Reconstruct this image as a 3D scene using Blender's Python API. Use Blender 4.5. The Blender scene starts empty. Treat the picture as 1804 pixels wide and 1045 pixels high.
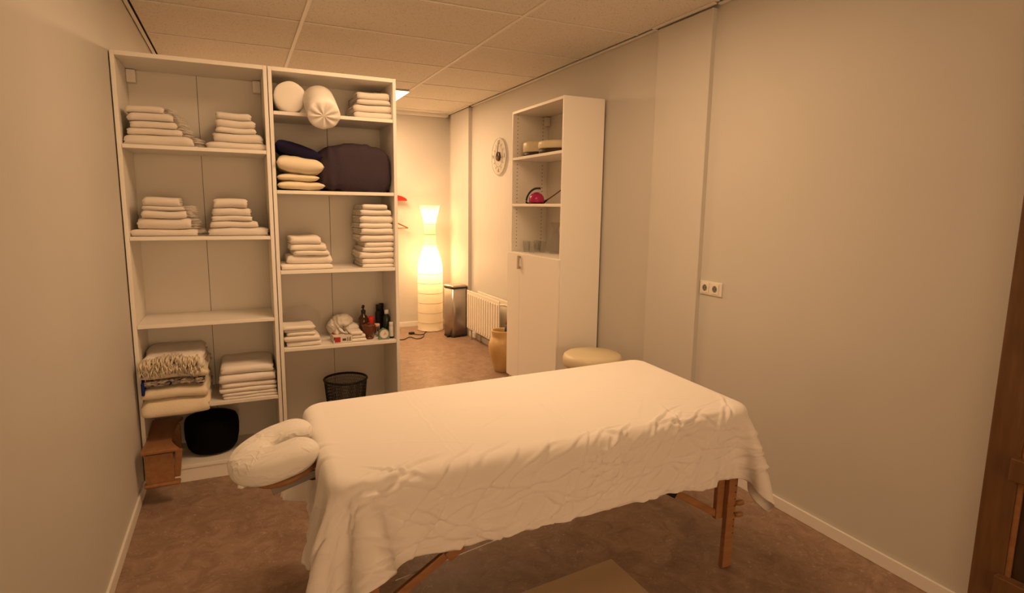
import bpy, bmesh, math, random
import numpy as np
from mathutils import Vector, Matrix, noise
random.seed(7)
scene = bpy.context.scene
C = scene.collection
PI = math.pi

# ------------------------------------------------------------------ camera
F, YAW, PITCH, ROLL, CH = 1034.81, 24.97, 8.624, 0.769, 1.5755
_y, _p, _r = [math.radians(a) for a in (YAW, PITCH, ROLL)]
CD = Vector((math.sin(_y)*math.cos(_p), math.cos(_y)*math.cos(_p), -math.sin(_p)))
_R = Vector((math.cos(_y), -math.sin(_y), 0)); _U = _R.cross(CD)
CR = _R*math.cos(_r) + _U*math.sin(_r); CU = _U*math.cos(_r) - _R*math.sin(_r)
cam_data = bpy.data.cameras.new('camera'); cam = bpy.data.objects.new('camera', cam_data); C.objects.link(cam)
cam_data.sensor_width = 36; cam_data.lens = F/1804*36; cam_data.clip_start = .02
M = Matrix.Identity(4)
for i in range(3):
    M[i][0], M[i][1], M[i][2] = CR[i], CU[i], -CD[i]
M[2][3] = CH
cam.matrix_world = M
scene.camera = cam

def hit(px, py, ax, val):
    """point where the view ray of a photo pixel meets the plane axis=val"""
    d = CD + CR*((px-902)/F) - CU*((py-522.5)/F)
    o = Vector((0, 0, CH)); t = (val-o[ax])/d[ax]
    return o + d*t

# ------------------------------------------------------------------ world, exposure
world = bpy.data.worlds.new('world'); scene.world = world; world.use_nodes = True
bg = world.node_tree.nodes['Background']
bg.inputs[0].default_value = (1.0, 0.60, 0.31, 1); bg.inputs[1].default_value = 4.3
scene.view_settings.view_transform = 'Standard'
scene.view_settings.look = 'None'
scene.view_settings.gamma = 1
scene.view_settings.use_curve_mapping = False
scene.view_settings.exposure = 0.0
WARM = (1.0, 0.58, 0.27)
PANEL_STRENGTH = 30.0
NEAR_STRENGTH = 13.5
BULB_W = 14.0
FLARE_W = 5.0

# ------------------------------------------------------------------ room numbers (metres)
XL, XR, YB, YBK, ZC, YF = -0.544, 2.554, 3.634, 7.477, 2.733, -5.0
XA, TW, Y0, TD = 0.4395, 1.2135, 3.4422, 0.75
XB = XA + TW

# ------------------------------------------------------------------ materials
def mat(name, col, rough=.6, metal=0, col2=None, scale=20, detail=4, bump=0, bscale=60, bdist=.002, stretch=None,
        trans=0, ior=1.45, spec=.4, sheen=0, wrinkle=0, ridge=(0.47, 0.53), dist=0.0):
    m = bpy.data.materials.new(name); m.use_nodes = True
    nt = m.node_tree; N = nt.nodes; L = nt.links
    b = N['Principled BSDF']
    b.inputs['Base Color'].default_value = (*col, 1); b.inputs['Roughness'].default_value = rough
    b.inputs['Metallic'].default_value = metal; b.inputs['Transmission Weight'].default_value = trans
    b.inputs['IOR'].default_value = ior; b.inputs['Specular IOR Level'].default_value = spec
    b.inputs['Sheen Weight'].default_value = sheen
    tc = N.new('ShaderNodeTexCoord'); vec = tc.outputs['Object']
    if stretch:
        mp = N.new('ShaderNodeMapping'); mp.inputs['Scale'].default_value = stretch
        L.new(vec, mp.inputs[0]); vec = mp.outputs[0]
    if col2:
        n = N.new('ShaderNodeTexNoise'); n.inputs['Scale'].default_value = scale; n.inputs['Detail'].default_value = detail
        n.inputs['Distortion'].default_value = dist
        L.new(vec, n.inputs['Vector'])
        r = N.new('ShaderNodeValToRGB'); r.color_ramp.elements[0].position = .35; r.color_ramp.elements[1].position = .65
        r.color_ramp.elements[0].color = (*col, 1); r.color_ramp.elements[1].color = (*col2, 1)
        L.new(n.outputs[0], r.inputs[0]); L.new(r.outputs[0], b.inputs['Base Color'])
    last = None
    if bump:
        n = N.new('ShaderNodeTexNoise'); n.inputs['Scale'].default_value = bscale; n.inputs['Detail'].default_value = 3
        L.new(vec, n.inputs['Vector'])
        bp = N.new('ShaderNodeBump'); bp.inputs['Strength'].default_value = bump; bp.inputs['Distance'].default_value = bdist
        L.new(n.outputs[0], bp.inputs['Height']); last = bp
    if wrinkle:
        # sharp crease lines: thin ridges where a distorted noise crosses its mean
        for sc, st, rot in ((3.2, (1, 1.6, 2.2), .5), (7.0, (1, 1.4, 2.6), -.45)):
            mp = N.new('ShaderNodeMapping'); mp.inputs['Scale'].default_value = st; mp.inputs['Rotation'].default_value = (rot*.4, rot, rot)
            L.new(tc.outputs['Object'], mp.inputs[0])
            n = N.new('ShaderNodeTexNoise'); n.inputs['Scale'].default_value = sc; n.inputs['Detail'].default_value = 2.5
            n.inputs['Distortion'].default_value = .6; L.new(mp.outputs[0], n.inputs['Vector'])
            s = N.new('ShaderNodeMath'); s.operation = 'SUBTRACT'; s.inputs[1].default_value = .5; L.new(n.outputs[0], s.inputs[0])
            a = N.new('ShaderNodeMath'); a.operation = 'ABSOLUTE'; L.new(s.outputs[0], a.inputs[0])
            q = N.new('ShaderNodeMapRange'); q.inputs['From Min'].default_value = 0; q.inputs['From Max'].default_value = .05
            q.inputs['To Min'].default_value = 1; q.inputs['To Max'].default_value = 0; q.interpolation_type = 'SMOOTHSTEP'
            L.new(a.outputs[0], q.inputs[0])
            bp = N.new('ShaderNodeBump'); bp.inputs['Strength'].default_value = wrinkle; bp.inputs['Distance'].default_value = .006
            L.new(q.outputs[0], bp.inputs['Height'])
            if last: L.new(last.outputs[0], bp.inputs['Normal'])
            last = bp
    if last: L.new(last.outputs[0], b.inputs['Normal'])
    return m

MW = mat('wall_paint', (.60, .575, .53), .55, bump=.12, bscale=160, bdist=.001, col2=(.62, .595, .545), scale=1.5)
MTRIM = mat('trim_paint', (.80, .77, .72), .4)
MTEE = mat('tee_paint', (.80, .77, .71), .45)
MDARK = mat('shadow_gap', (.05, .045, .04), .8)
MCAB = mat('white_laminate', (.87, .83, .76), .38, bump=.03, bscale=300, bdist=.0005)
MBACK = mat('back_board', (.74, .70, .63), .5)
MTOW = mat('towel_cotton', (.79, .73, .66), .95, bump=.5, bscale=420, bdist=.003, sheen=.2, spec=.1)
MTOW2 = mat('towel_cotton_warm', (.89, .83, .75), .95, bump=.6, bscale=350, bdist=.004, sheen=.2, spec=.1)
def sheet_mat():
    m = mat('white_sheet', (.88, .84, .80), .8, spec=.15)
    nt = m.node_tree; N = nt.nodes; L = nt.links; b = N['Principled BSDF']
    tc = N.new('ShaderNodeTexCoord'); at = N.new('ShaderNodeAttribute'); at.attribute_name = 'hang'
    def layer(rot, scl, sc, detail, lo, hi, power):
        mp = N.new('ShaderNodeMapping'); mp.inputs['Rotation'].default_value = rot; mp.inputs['Scale'].default_value = scl
        n = N.new('ShaderNodeTexNoise'); n.inputs['Scale'].default_value = sc; n.inputs['Detail'].default_value = detail
        n.inputs['Distortion'].default_value = .5; n.inputs['Roughness'].default_value = .5
        L.new(tc.outputs['Object'], mp.inputs[0]); L.new(mp.outputs[0], n.inputs['Vector'])
        su = N.new('ShaderNodeMath'); su.operation = 'SUBTRACT'; su.inputs[1].default_value = .5; L.new(n.outputs[0], su.inputs[0])
        ab = N.new('ShaderNodeMath'); ab.operation = 'ABSOLUTE'; L.new(su.outputs[0], ab.inputs[0])
        iv = N.new('ShaderNodeMath'); iv.operation = 'SUBTRACT'; iv.inputs[0].default_value = 1; iv.use_clamp = True
        k = N.new('ShaderNodeMath'); k.operation = 'MULTIPLY'; k.inputs[1].default_value = 4.5; L.new(ab.outputs[0], k.inputs[0]); L.new(k.outputs[0], iv.inputs[1])
        p = N.new('ShaderNodeMath'); p.operation = 'POWER'; p.inputs[1].default_value = power; L.new(iv.outputs[0], p.inputs[0])
        w = N.new('ShaderNodeMapRange'); w.inputs['To Min'].default_value = lo; w.inputs['To Max'].default_value = hi; L.new(at.outputs['Fac'], w.inputs[0])
        q = N.new('ShaderNodeMath'); q.operation = 'MULTIPLY'; L.new(p.outputs[0], q.inputs[0]); L.new(w.outputs[0], q.inputs[1])
        return q
    ls = [layer((0, math.radians(30), math.radians(12)), (1.0, 1.4, 3.2), 1.7, 2, .06, 1.0, 3.0),
          layer((0, math.radians(-14), math.radians(-20)), (1.0, 1.4, 3.4), 1.9, 2, .06, .7, 3.5),
          layer((.3, math.radians(52), 0), (1.2, 1.6, 3.0), 3.0, 1.5, .02, .45, 3.0)]
    acc = ls[0]
    for q in ls[1:]:
        ad = N.new('ShaderNodeMath'); ad.operation = 'ADD'; L.new(acc.outputs[0], ad.inputs[0]); L.new(q.outputs[0], ad.inputs[1]); acc = ad
    # pressed fold lines left from storage
    sp = N.new('ShaderNodeSeparateXYZ'); L.new(tc.outputs['Object'], sp.inputs[0])
    for ax, pos in ((0, .10), (0, -.42), (1, .04)):
        su = N.new('ShaderNodeMath'); su.operation = 'SUBTRACT'; su.inputs[1].default_value = pos; L.new(sp.outputs[ax], su.inputs[0])
        ab = N.new('ShaderNodeMath'); ab.operation = 'ABSOLUTE'; L.new(su.outputs[0], ab.inputs[0])
        mr = N.new('ShaderNodeMapRange'); mr.interpolation_type = 'SMOOTHSTEP'; mr.inputs['From Max'].default_value = .012; mr.inputs['To Min'].default_value = .16; mr.inputs['To Max'].default_value = 0
        L.new(ab.outputs[0], mr.inputs[0])
        ad = N.new('ShaderNodeMath'); ad.operation = 'ADD'; L.new(acc.outputs[0], ad.inputs[0]); L.new(mr.outputs[0], ad.inputs[1]); acc = ad
    bp = N.new('ShaderNodeBump'); bp.inputs['Strength'].default_value = .3; bp.inputs['Distance'].default_value = .012
    L.new(acc.outputs[0], bp.inputs['Height']); L.new(bp.outputs[0], b.inputs['Normal'])
    return m
MSHEET = sheet_mat()
MCOVER = mat('cradle_cover', (.86, .83, .78), .8, bump=.15, bscale=90, bdist=.004, wrinkle=.35, spec=.15)
MLINEN = mat('folded_linen', (.87, .82, .76), .85, bump=.1, bscale=120, bdist=.002, wrinkle=.12, spec=.15)
MCREAM = mat('cream_blanket', (.78, .68, .52), .95, bump=.5, bscale=180, bdist=.004, sheen=.2, spec=.1)
MPILLOW = mat('cream_pillow', (.82, .72, .54), .85, bump=.2, bscale=30, bdist=.008, spec=.15)
MBOL = mat('bolster_cotton', (.84, .80, .74), .85, bump=.12, bscale=40, bdist=.004, spec=.15)
MNAVY = mat('navy_cotton', (.018, .014, .045), .9, bump=.3, bscale=25, bdist=.01, spec=.15)
MNAVY2 = mat('dark_navy_cover', (.055, .040, .052), .95, bump=.4, bscale=18, bdist=.012, spec=.1)
MPATT = mat('patterned_cloth', (.01, .012, .04), .9, col2=(.55, .46, .36), scale=28, stretch=(1, 1, 3), dist=1.5, spec=.1)
MBLUE = mat('blue_cloth', (.015, .03, .14), .9, spec=.1)
MBLACK = mat('black_fabric', (.004, .0035, .004), .9, bump=.2, bscale=120, bdist=.003, spec=.08)
MWOOD = mat('beech_wood', (.30, .14, .06), .4, col2=(.37, .185, .08), scale=7, stretch=(1, 8, 8), detail=6, bump=.05, bscale=40)
MWOODL = mat('bench_wood', (.27, .125, .05), .4, col2=(.33, .16, .065), scale=6, stretch=(8, 1.2, 8), detail=6)
MWOODD = mat('door_wood', (.13, .062, .024), .45, col2=(.17, .085, .035), scale=5, stretch=(8, 8, 1), detail=6)
MWOODDK = mat('dark_door_wood', (.045, .025, .011), .5, col2=(.06, .033, .015), scale=5, stretch=(8, 8, 1), detail=6)
MTAN = mat('tan_laminate', (.58, .44, .29), .5, col2=(.61, .47, .31), scale=4)
MSTEEL = mat('brushed_steel', (.46, .41, .36), .32, metal=.9, bump=.05, bscale=200, stretch=(30, 30, 1))
MGREY = mat('grey_metal', (.25, .23, .20), .4, metal=.6)
MBLKP = mat('black_plastic', (.015, .013, .012), .4)
MMESH = mat('black_wire', (.012, .011, .010), .45, metal=.3)
MTERRA = mat('glazed_clay', (.60, .38, .16), .35, col2=(.66, .45, .21), scale=6, dist=1)
MLEATH = mat('cream_vinyl', (.72, .62, .42), .38, bump=.06, bscale=200)
MRAD = mat('radiator_enamel', (.82, .77, .66), .35)
MRED = mat('red_plastic', (.65, .03, .015), .4)
MPINK = mat('magenta_plastic', (.42, .02, .11), .25)
MAMBER = mat('amber_glass', (.055, .018, .006), .15, spec=.6)
MBROWN = mat('brown_wood', (.12, .04, .02), .35, col2=(.16, .055, .028), scale=8, stretch=(4, 4, 1))
MGREEN = mat('dark_green_glass', (.012, .028, .018), .15, spec=.6)
MWHITEP = mat('white_plastic', (.78, .74, .68), .35)
MTEAL = mat('teal_plastic', (.17, .24, .22), .4)
MFACE = mat('dial_face', (.80, .76, .66), .5)
MORANGE = mat('orange_hand', (.75, .16, .04), .4)
MGLASS = mat('clear_glass', (.95, .97, .96), .02, trans=1, ior=1.45)
MHUB = mat('clock_hub', (.10, .055, .035), .4)
MMARK = mat('clock_marks', (.22, .16, .10), .5)
MPINKP = mat('pale_pink', (.75, .45, .36), .5)
MPRINTR = mat('box_print_red', (.42, .03, .03), .5)
MPRINTK = mat('box_print_grey', (.10, .085, .075), .5)
MCARD = mat('tissue_card', (.72, .64, .58), .55)
MCORK = mat('wood_hanger', (.28, .14, .05), .5)

def clear_mat(name, col, fac):
    m = bpy.data.materials.new(name); m.use_nodes = True; nt = m.node_tree; N = nt.nodes
    b = N['Principled BSDF']; b.inputs['Base Color'].default_value = (*col, 1); b.inputs['Roughness'].default_value = .15
    t = N.new('ShaderNodeBsdfTransparent'); x = N.new('ShaderNodeMixShader'); x.inputs[0].default_value = fac
    nt.links.new(t.outputs[0], x.inputs[1]); nt.links.new(b.outputs[0], x.inputs[2]); nt.links.new(x.outputs[0], N['Material Output'].inputs[0])
    return m
MBAG = clear_mat('clear_plastic_film', (.8, .75, .7), .13)
MTHIN = clear_mat('thin_clear_glass', (.35, .34, .30), .14)
MDISC = clear_mat('frosted_glass_disc', (.75, .72, .62), .35)

def paper_mat():
    m = bpy.data.materials.new('lamp_paper'); m.use_nodes = True; nt = m.node_tree; N = nt.nodes; L = nt.links
    for n in list(N):
        if n.type == 'BSDF_PRINCIPLED': N.remove(n)
    d = N.new('ShaderNodeBsdfDiffuse'); d.inputs[0].default_value = (.85, .80, .70, 1)
    t = N.new('ShaderNodeBsdfTranslucent'); t.inputs[0].default_value = (.90, .84, .70, 1)
    p = N.new('ShaderNodeBsdfTransparent'); p.inputs[0].default_value = (1, .97, .9, 1)
    no = N.new('ShaderNodeTexNoise'); no.inputs['Scale'].default_value = 60; no.inputs['Detail'].default_value = 6
    bp = N.new('ShaderNodeBump'); bp.inputs['Strength'].default_value = .3; bp.inputs['Distance'].default_value = .003
    L.new(no.outputs[0], bp.inputs['Height']); L.new(bp.outputs[0], d.inputs['Normal'])
    a = N.new('ShaderNodeMixShader'); a.inputs[0].default_value = .55
    c = N.new('ShaderNodeMixShader'); c.inputs[0].default_value = .22
    L.new(d.outputs[0], a.inputs[1]); L.new(t.outputs[0], a.inputs[2])
    L.new(a.outputs[0], c.inputs[1]); L.new(p.outputs[0], c.inputs[2])
    L.new(c.outputs[0], N['Material Output'].inputs[0])
    return m
MPAPER = paper_mat()
MRIB = mat('lamp_rib', (.42, .33, .22), .7)

def emit_mat(name, col, s):
    m = bpy.data.materials.new(name); m.use_nodes = True; nt = m.node_tree; N = nt.nodes
    e = N.new('ShaderNodeEmission'); e.inputs[0].default_value = (*col, 1); e.inputs[1].default_value = s
    nt.links.new(e.outputs[0], N['Material Output'].inputs[0]); return m
MPANEL = emit_mat('lit_diffuser', (1.0, .61, .32), PANEL_STRENGTH)
MPANEL2 = emit_mat('dimmed_diffuser', (1.0, .61, .32), NEAR_STRENGTH)

def tile_mat():
    m = mat('mineral_tile', (.74, .70, .63), .9, spec=.1, bump=.4, bscale=55, bdist=.004)
    nt = m.node_tree; N = nt.nodes; L = nt.links; b = N['Principled BSDF']
    tc = N.new('ShaderNodeTexCoord'); mp = N.new('ShaderNodeMapping'); mp.inputs['Scale'].default_value = (1, 1.6, 1); mp.inputs['Rotation'].default_value = (0, 0, .6)
    n = N.new('ShaderNodeTexNoise'); n.inputs['Scale'].default_value = 95; n.inputs['Detail'].default_value = 2
    r = N.new('ShaderNodeValToRGB'); r.color_ramp.elements[0].position = .29; r.color_ramp.elements[1].position = .40
    r.color_ramp.elements[0].color = (.42, .37, .31, 1); r.color_ramp.elements[1].color = (.75, .71, .64, 1)
    L.new(tc.outputs['Object'], mp.inputs[0]); L.new(mp.outputs[0], n.inputs['Vector']); L.new(n.outputs[0], r.inputs[0]); L.new(r.outputs[0], b.inputs['Base Color'])
    return m
MTILE = tile_mat()

def floor_mat():
    m = mat('marbled_linoleum', (.3, .2, .14), .42, spec=.35, bump=.03, bscale=200)
    nt = m.node_tree; N = nt.nodes; L = nt.links; b = N['Principled BSDF']
    tc = N.new('ShaderNodeTexCoord')
    n = N.new('ShaderNodeTexNoise'); n.inputs['Scale'].default_value = 9; n.inputs['Detail'].default_value = 9; n.inputs['Distortion'].default_value = 1.2; n.inputs['Roughness'].default_value = .65
    r = N.new('ShaderNodeValToRGB'); r.color_ramp.elements[0].position = .3; r.color_ramp.elements[1].position = .72
    r.color_ramp.elements[0].color = (.215, .132, .088, 1); r.color_ramp.elements[1].color = (.37, .255, .185, 1)
    n2 = N.new('ShaderNodeTexNoise'); n2.inputs['Scale'].default_value = 28; n2.inputs['Detail'].default_value = 3; n2.inputs['Distortion'].default_value = 2.5
    r2 = N.new('ShaderNodeValToRGB'); r2.color_ramp.elements[0].position = .60; r2.color_ramp.elements[1].position = .72
    r2.color_ramp.elements[0].color = (0, 0, 0, 1); r2.color_ramp.elements[1].color = (.6, .6, .6, 1)
    mx = N.new('ShaderNodeMixRGB'); mx.inputs[2].default_value = (.50, .38, .30, 1)
    L.new(tc.outputs['Object'], n.inputs['Vector']); L.new(tc.outputs['Object'], n2.inputs['Vector'])
    L.new(n.outputs[0], r.inputs[0]); L.new(n2.outputs[0], r2.inputs[0])
    L.new(r2.outputs[0], mx.inputs[0]); L.new(r.outputs[0], mx.inputs[1]); L.new(mx.outputs[0], b.inputs['Base Color'])
    return m
MFLOOR = floor_mat()

# ------------------------------------------------------------------ mesh helpers
def origin(p):
    o = Vector((0, 0, 0))
    while p is not None:
        o += p.location; p = p.parent
    return o

def mk(name, verts, faces, m, parent=None, smooth=True, local=False, base=None):
    """one mesh object; verts in world metres unless local"""
    v = np.array([tuple(a) for a in verts], float)
    off = Vector((0, 0, 0))
    if not local:
        if parent is not None: off = origin(parent)
        elif base is not None: off = Vector(base)
        else:
            off = Vector(((v[:, 0].min()+v[:, 0].max())/2, (v[:, 1].min()+v[:, 1].max())/2, v[:, 2].min()))
        v = v - np.array(off)
    me = bpy.data.meshes.new(name); me.from_pydata([tuple(a) for a in v], [], faces); me.validate(); me.update()
    bm = bmesh.new(); bm.from_mesh(me); bmesh.ops.recalc_face_normals(bm, faces=bm.faces); bm.to_mesh(me); bm.free()
    if m: me.materials.append(m)
    for p in me.polygons: p.use_smooth = smooth
    o = bpy.data.objects.new(name, me); C.objects.link(o)
    if parent is not None: o.parent = parent
    elif not local: o.location = off
    return o

def tag(o, label, cat=None, group=None, kind=None):
    o['label'] = label
    if cat: o['category'] = cat
    if group: o['group'] = group
    if kind: o['kind'] = kind
    return o

def thing(name, label, cat, loc, group=None, kind=None, rz=0):
    o = bpy.data.objects.new(name, None); C.objects.link(o); o.location = loc; o.empty_display_size = .05
    o.rotation_euler.z = rz
    return tag(o, label, cat, group, kind)

def boxdata(x0, x1, y0, y1, z0, z1, bev=.002, seg=2):
    bm = bmesh.new(); bmesh.ops.create_cube(bm, size=1)
    for v in bm.verts:
        v.co = Vector(((x0+x1)/2+v.co.x*(x1-x0), (y0+y1)/2+v.co.y*(y1-y0), (z0+z1)/2+v.co.z*(z1-z0)))
    if bev > 0:
        b = min(bev, .45*min(abs(x1-x0), abs(y1-y0), abs(z1-z0)))
        bmesh.ops.bevel(bm, geom=bm.edges[:], offset=b, segments=seg, affect='EDGES', profile=.5)
    bm.verts.index_update()
    V = [v.co.copy() for v in bm.verts]; Fc = [[v.index for v in f.verts] for f in bm.faces]; bm.free()
    return V, Fc

def box(name, x0, x1, y0, y1, z0, z1, m, parent=None, bev=.002, seg=2, smooth=False, local=False):
    V, Fc = boxdata(x0, x1, y0, y1, z0, z1, bev, seg)
    return mk(name, V, Fc, m, parent, smooth, local)

class MB:
    def __init__(s): s.v = []; s.f = []
    def add(s, V, Fc):
        n = len(s.v); s.v += [Vector(a) for a in V]; s.f += [[i+n for i in f] for f in Fc]; return s
    def box(s, *a, **k): return s.add(*boxdata(*a, **k))
    def tube(s, path, r, n=8, **k): return s.add(*tubedata(path, r, n, **k))
    def build(s, name, m, parent=None, smooth=True, local=False): return mk(name, s.v, s.f, m, parent, smooth, local)

def tubedata(path, r, n=8, closed=False, ry=None, up=None):
    path = [Vector(a) for a in path]; V = []; Fc = []
    k = len(path)
    rs = r if isinstance(r, (list, tuple)) else [r]*k
    ref = Vector(up) if up else Vector((0, 0, 1))
    for i, p in enumerate(path):
        a = path[(i-1) % k] if (closed or i > 0) else p; b = path[(i+1) % k] if (closed or i < k-1) else p
        t = (b-a).normalized()
        u = ref.cross(t)
        if u.length < 1e-3: u = Vector((1, 0, 0)).cross(t)
        u.normalize(); w = t.cross(u)
        rr2 = rs[i]*(ry if ry else 1)
        for j in range(n):
            A = 2*PI*j/n; V.append(p + u*math.cos(A)*rs[i] + w*math.sin(A)*rr2)
    for i in range(k if closed else k-1):
        for j in range(n):
            a = i*n+j; b = i*n+(j+1) % n; c = ((i+1) % k)*n+(j+1) % n; d = ((i+1) % k)*n+j
            Fc.append([a, b, c, d])
    if not closed:
        Fc.append(list(range(n))[::-1]); Fc.append([(k-1)*n+j for j in range(n)])
    return V, Fc

def lathe(prof, c, n=28, cap=True, sx=1, sy=1):
    V = []; Fc = []; cx, cy, cz = c; k = len(prof)
    for r, z in prof:
        for j in range(n):
            A = 2*PI*j/n; V.append(Vector((cx+r*math.cos(A)*sx, cy+r*math.sin(A)*sy, cz+z)))
    for i in range(k-1):
        for j in range(n):
            Fc.append([i*n+j, i*n+(j+1) % n, (i+1)*n+(j+1) % n, (i+1)*n+j])
    if cap:
        if prof[0][0] > 1e-5: Fc.append(list(range(n))[::-1])
        if prof[-1][0] > 1e-5: Fc.append([(k-1)*n+j for j in range(n)])
    return V, Fc

def turn(name, prof, c, m, parent=None, n=28, cap=True, **k):
    return mk(name, *lathe(prof, c, n, cap, **k), m, parent)

def blob(c, rx, ry, rz, e=2.5, nu=28, nv=16, amp=.0, fr=6, seed=0, rot=None):
    """superellipsoid with noise"""
    V = []; Fc = []
    f = lambda a: math.copysign(abs(a)**(2/e), a)
    for i in range(nv+1):
        ph = -PI/2+PI*i/nv
        for j in range(nu):
            th = 2*PI*j/nu
            p = Vector((f(math.cos(ph))*f(math.cos(th))*rx, f(math.cos(ph))*f(math.sin(th))*ry, f(math.sin(ph))*rz))
            if amp:
                nn = noise.noise(Vector((p.x*fr+seed, p.y*fr, p.z*fr)))
                p *= 1+amp*nn
            if rot: p = rot @ p
            V.append(p+Vector(c))
    for i in range(nv):
        for j in range(nu):
            Fc.append([i*nu+j, i*nu+(j+1) % nu, (i+1)*nu+(j+1) % nu, (i+1)*nu+j])
    return V, Fc

def smooth_path(P, k=6):
    out = []
    for i in range(len(P)-1):
        p0, p1, p2, p3 = P[max(i-1, 0)], P[i], P[i+1], P[min(i+2, len(P)-1)]
        for s in range(k):
            t = s/k; out.append(.5*((2*p1)+(p2-p0)*t+(2*p0-5*p1+4*p2-p3)*t*t+(3*p1-p0-3*p2+p3)*t**3))
    return out+[P[-1]]

def text_mesh(s, size):
    cu = bpy.data.curves.new('t', 'FONT'); cu.body = s; cu.size = size; cu.align_x = 'CENTER'; cu.align_y = 'CENTER'; cu.extrude = size*.02
    o = bpy.data.objects.new('t', cu); C.objects.link(o)
    dg = bpy.context.evaluated_depsgraph_get(); dg.update()
    me = o.evaluated_get(dg).to_mesh()
    V = [v.co.copy() for v in me.vertices]; Fc = [list(p.vertices) for p in me.polygons]
    o.evaluated_get(dg).to_mesh_clear()
    bpy.data.objects.remove(o); bpy.data.curves.remove(cu)
    return V, Fc

# ================================================================== SETTING
fl = box('floor', XL-.1, XR+.1, YF, YBK+.1, -.08, 0, MFLOOR, bev=0); tag(fl, 'brown marbled linoleum floor', 'floor', kind='structure')
w = box('wall_left', XL-.1, XL, YF, YBK+.1, 0, ZC+.1, MW, bev=0); tag(w, 'plain off-white wall on the left', 'wall', kind='structure')
w = box('wall_back', XL, XR, YBK, YBK+.1, 0, ZC+.1, MW, bev=0); tag(w, 'cream back wall behind the paper lamp', 'wall', kind='structure')
w = box('wall_right', XR, XR+.1, YF, YBK+.1, 0, ZC+.1, MW, bev=0); tag(w, 'plain cream wall on the right with two shallow pilasters', 'wall', kind='structure')
box('pilaster', XR-.030, XR+.01, 2.752, 3.238, 0, ZC-.014, MW, w, bev=.002)
box('pilaster', XR-.045, XR+.01, 6.66, 7.29, 0, ZC-.012, MW, w, bev=.002)
b = box('baseboard_left', XL, XL+.012, YF, YB-.03, 0, .062, MTRIM, bev=.003); tag(b, 'low cream skirting along the left wall', 'baseboard', kind='structure')
b = thing('baseboard_right', 'low cream skirting along the right wall', 'baseboard', (XR, 1, 0), kind='structure')
for y0, y1 in ((1.16, 2.75), (3.24, 3.82), (4.76, 6.655)): box('skirting_board', XR-.012, XR, y0, y1, 0, .062, MTRIM, b, bev=.003)
box('skirting_board', XR-.042, XR-.030, 2.74, 3.25, 0, .062, MTRIM, b, bev=.003)
b = box('baseboard_back', XL, XR-.05, YBK-.012, YBK, 0, .065, MTRIM, bev=.003); tag(b, 'low cream skirting along the back wall', 'baseboard', kind='structure')

# suspended ceiling: slab, tiles, runners
ce = thing('ceiling', 'suspended ceiling of speckled mineral tiles in a metal grid', 'ceiling', (1, 3, ZC), kind='structure')
box('ceiling_slab', XL-.1, XR+.1, YF, YBK+.1, ZC+.03, ZC+.10, MDARK, ce, bev=0)
cols = [(XL+.034, XA), (XA, XB), (XB, XR-.034)]
rows = [Y0+TD*k for k in range(-12, 6)]
rows = [YF] + [y for y in rows if y > YF+.1] + [YBK-.02]
for x0, x1 in cols:
    for y0, y1 in zip(rows[:-1], rows[1:]):
        box('ceiling_tile', x0+.004, x1-.004, y0+.004, y1-.004, ZC+.004, ZC+.022, MTILE, ce, bev=.004, seg=1)
for x in (XA, XB): box('main_runner', x-.012, x+.012, YF, YBK-.02, ZC-.002, ZC+.004, MTEE, ce, bev=.001, seg=1)
for y in rows[1:-1]:
    for x0, x1 in cols: box('cross_tee', x0+.012, x1-.012, y-.007, y+.007, ZC-.001, ZC+.004, MTEE, ce, bev=.001, seg=1)
for nm, x0, x1, lb in (('trim_1', XL+.008, XL+.028, 'left'), ('trim_2', XR-.028, XR-.004, 'right')):
    t = thing(nm, 'thin metal edge strip where the ceiling meets the %s wall' % lb, 'trim', ((x0+x1)/2, 3, ZC), kind='structure')
    if lb == 'left': box('edge_strip', x0, x1, YF, YBK, ZC-.006, ZC+.003, MTEE, t, bev=.001)
    else:
        for a, c in ((YF, 2.72), (3.27, 6.63)): box('edge_strip', x0, x1, a, c, ZC-.006, ZC+.003, MTEE, t, bev=.001)
        box('edge_strip', x0-.03, x1-.03, 2.72, 3.27, ZC-.006, ZC+.003, MTEE, t, bev=.001)
        box('edge_strip', x0-.045, x1-.045, 6.63, YBK, ZC-.006, ZC+.003, MTEE, t, bev=.001)
t = box('trim_3', XL, XR-.05, YBK-.10, YBK-.002, ZC-.028, ZC+.003, MTRIM, bev=.003); tag(t, 'flat pale batten along the top of the back wall', 'trim', kind='structure')

# ceiling light in the far half of the room
def ceiling_light(label, y0, y1, m):
    lp = thing('ceiling_light', label, 'ceiling light', (1.05, (y0+y1)/2, ZC-.03), 'ceiling light panels')
    box('frame', .44, 1.655, y0-.02, y1+.02, ZC-.012, ZC-.002, MTRIM, lp, bev=.002)
    mk('diffuser', [(.46, y0, ZC-.014), (1.645, y0, ZC-.014), (1.645, y1, ZC-.014), (.46, y1, ZC-.014)], [[0, 1, 2, 3]], m, lp, smooth=False)
ceiling_light('lit ceiling panel beyond the bookcases, only its corner showing', 6.08, 6.84, MPANEL)
ceiling_light('dimmed ceiling panel above the far side of the massage table', 2.28, 2.96, MPANEL2)

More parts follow.
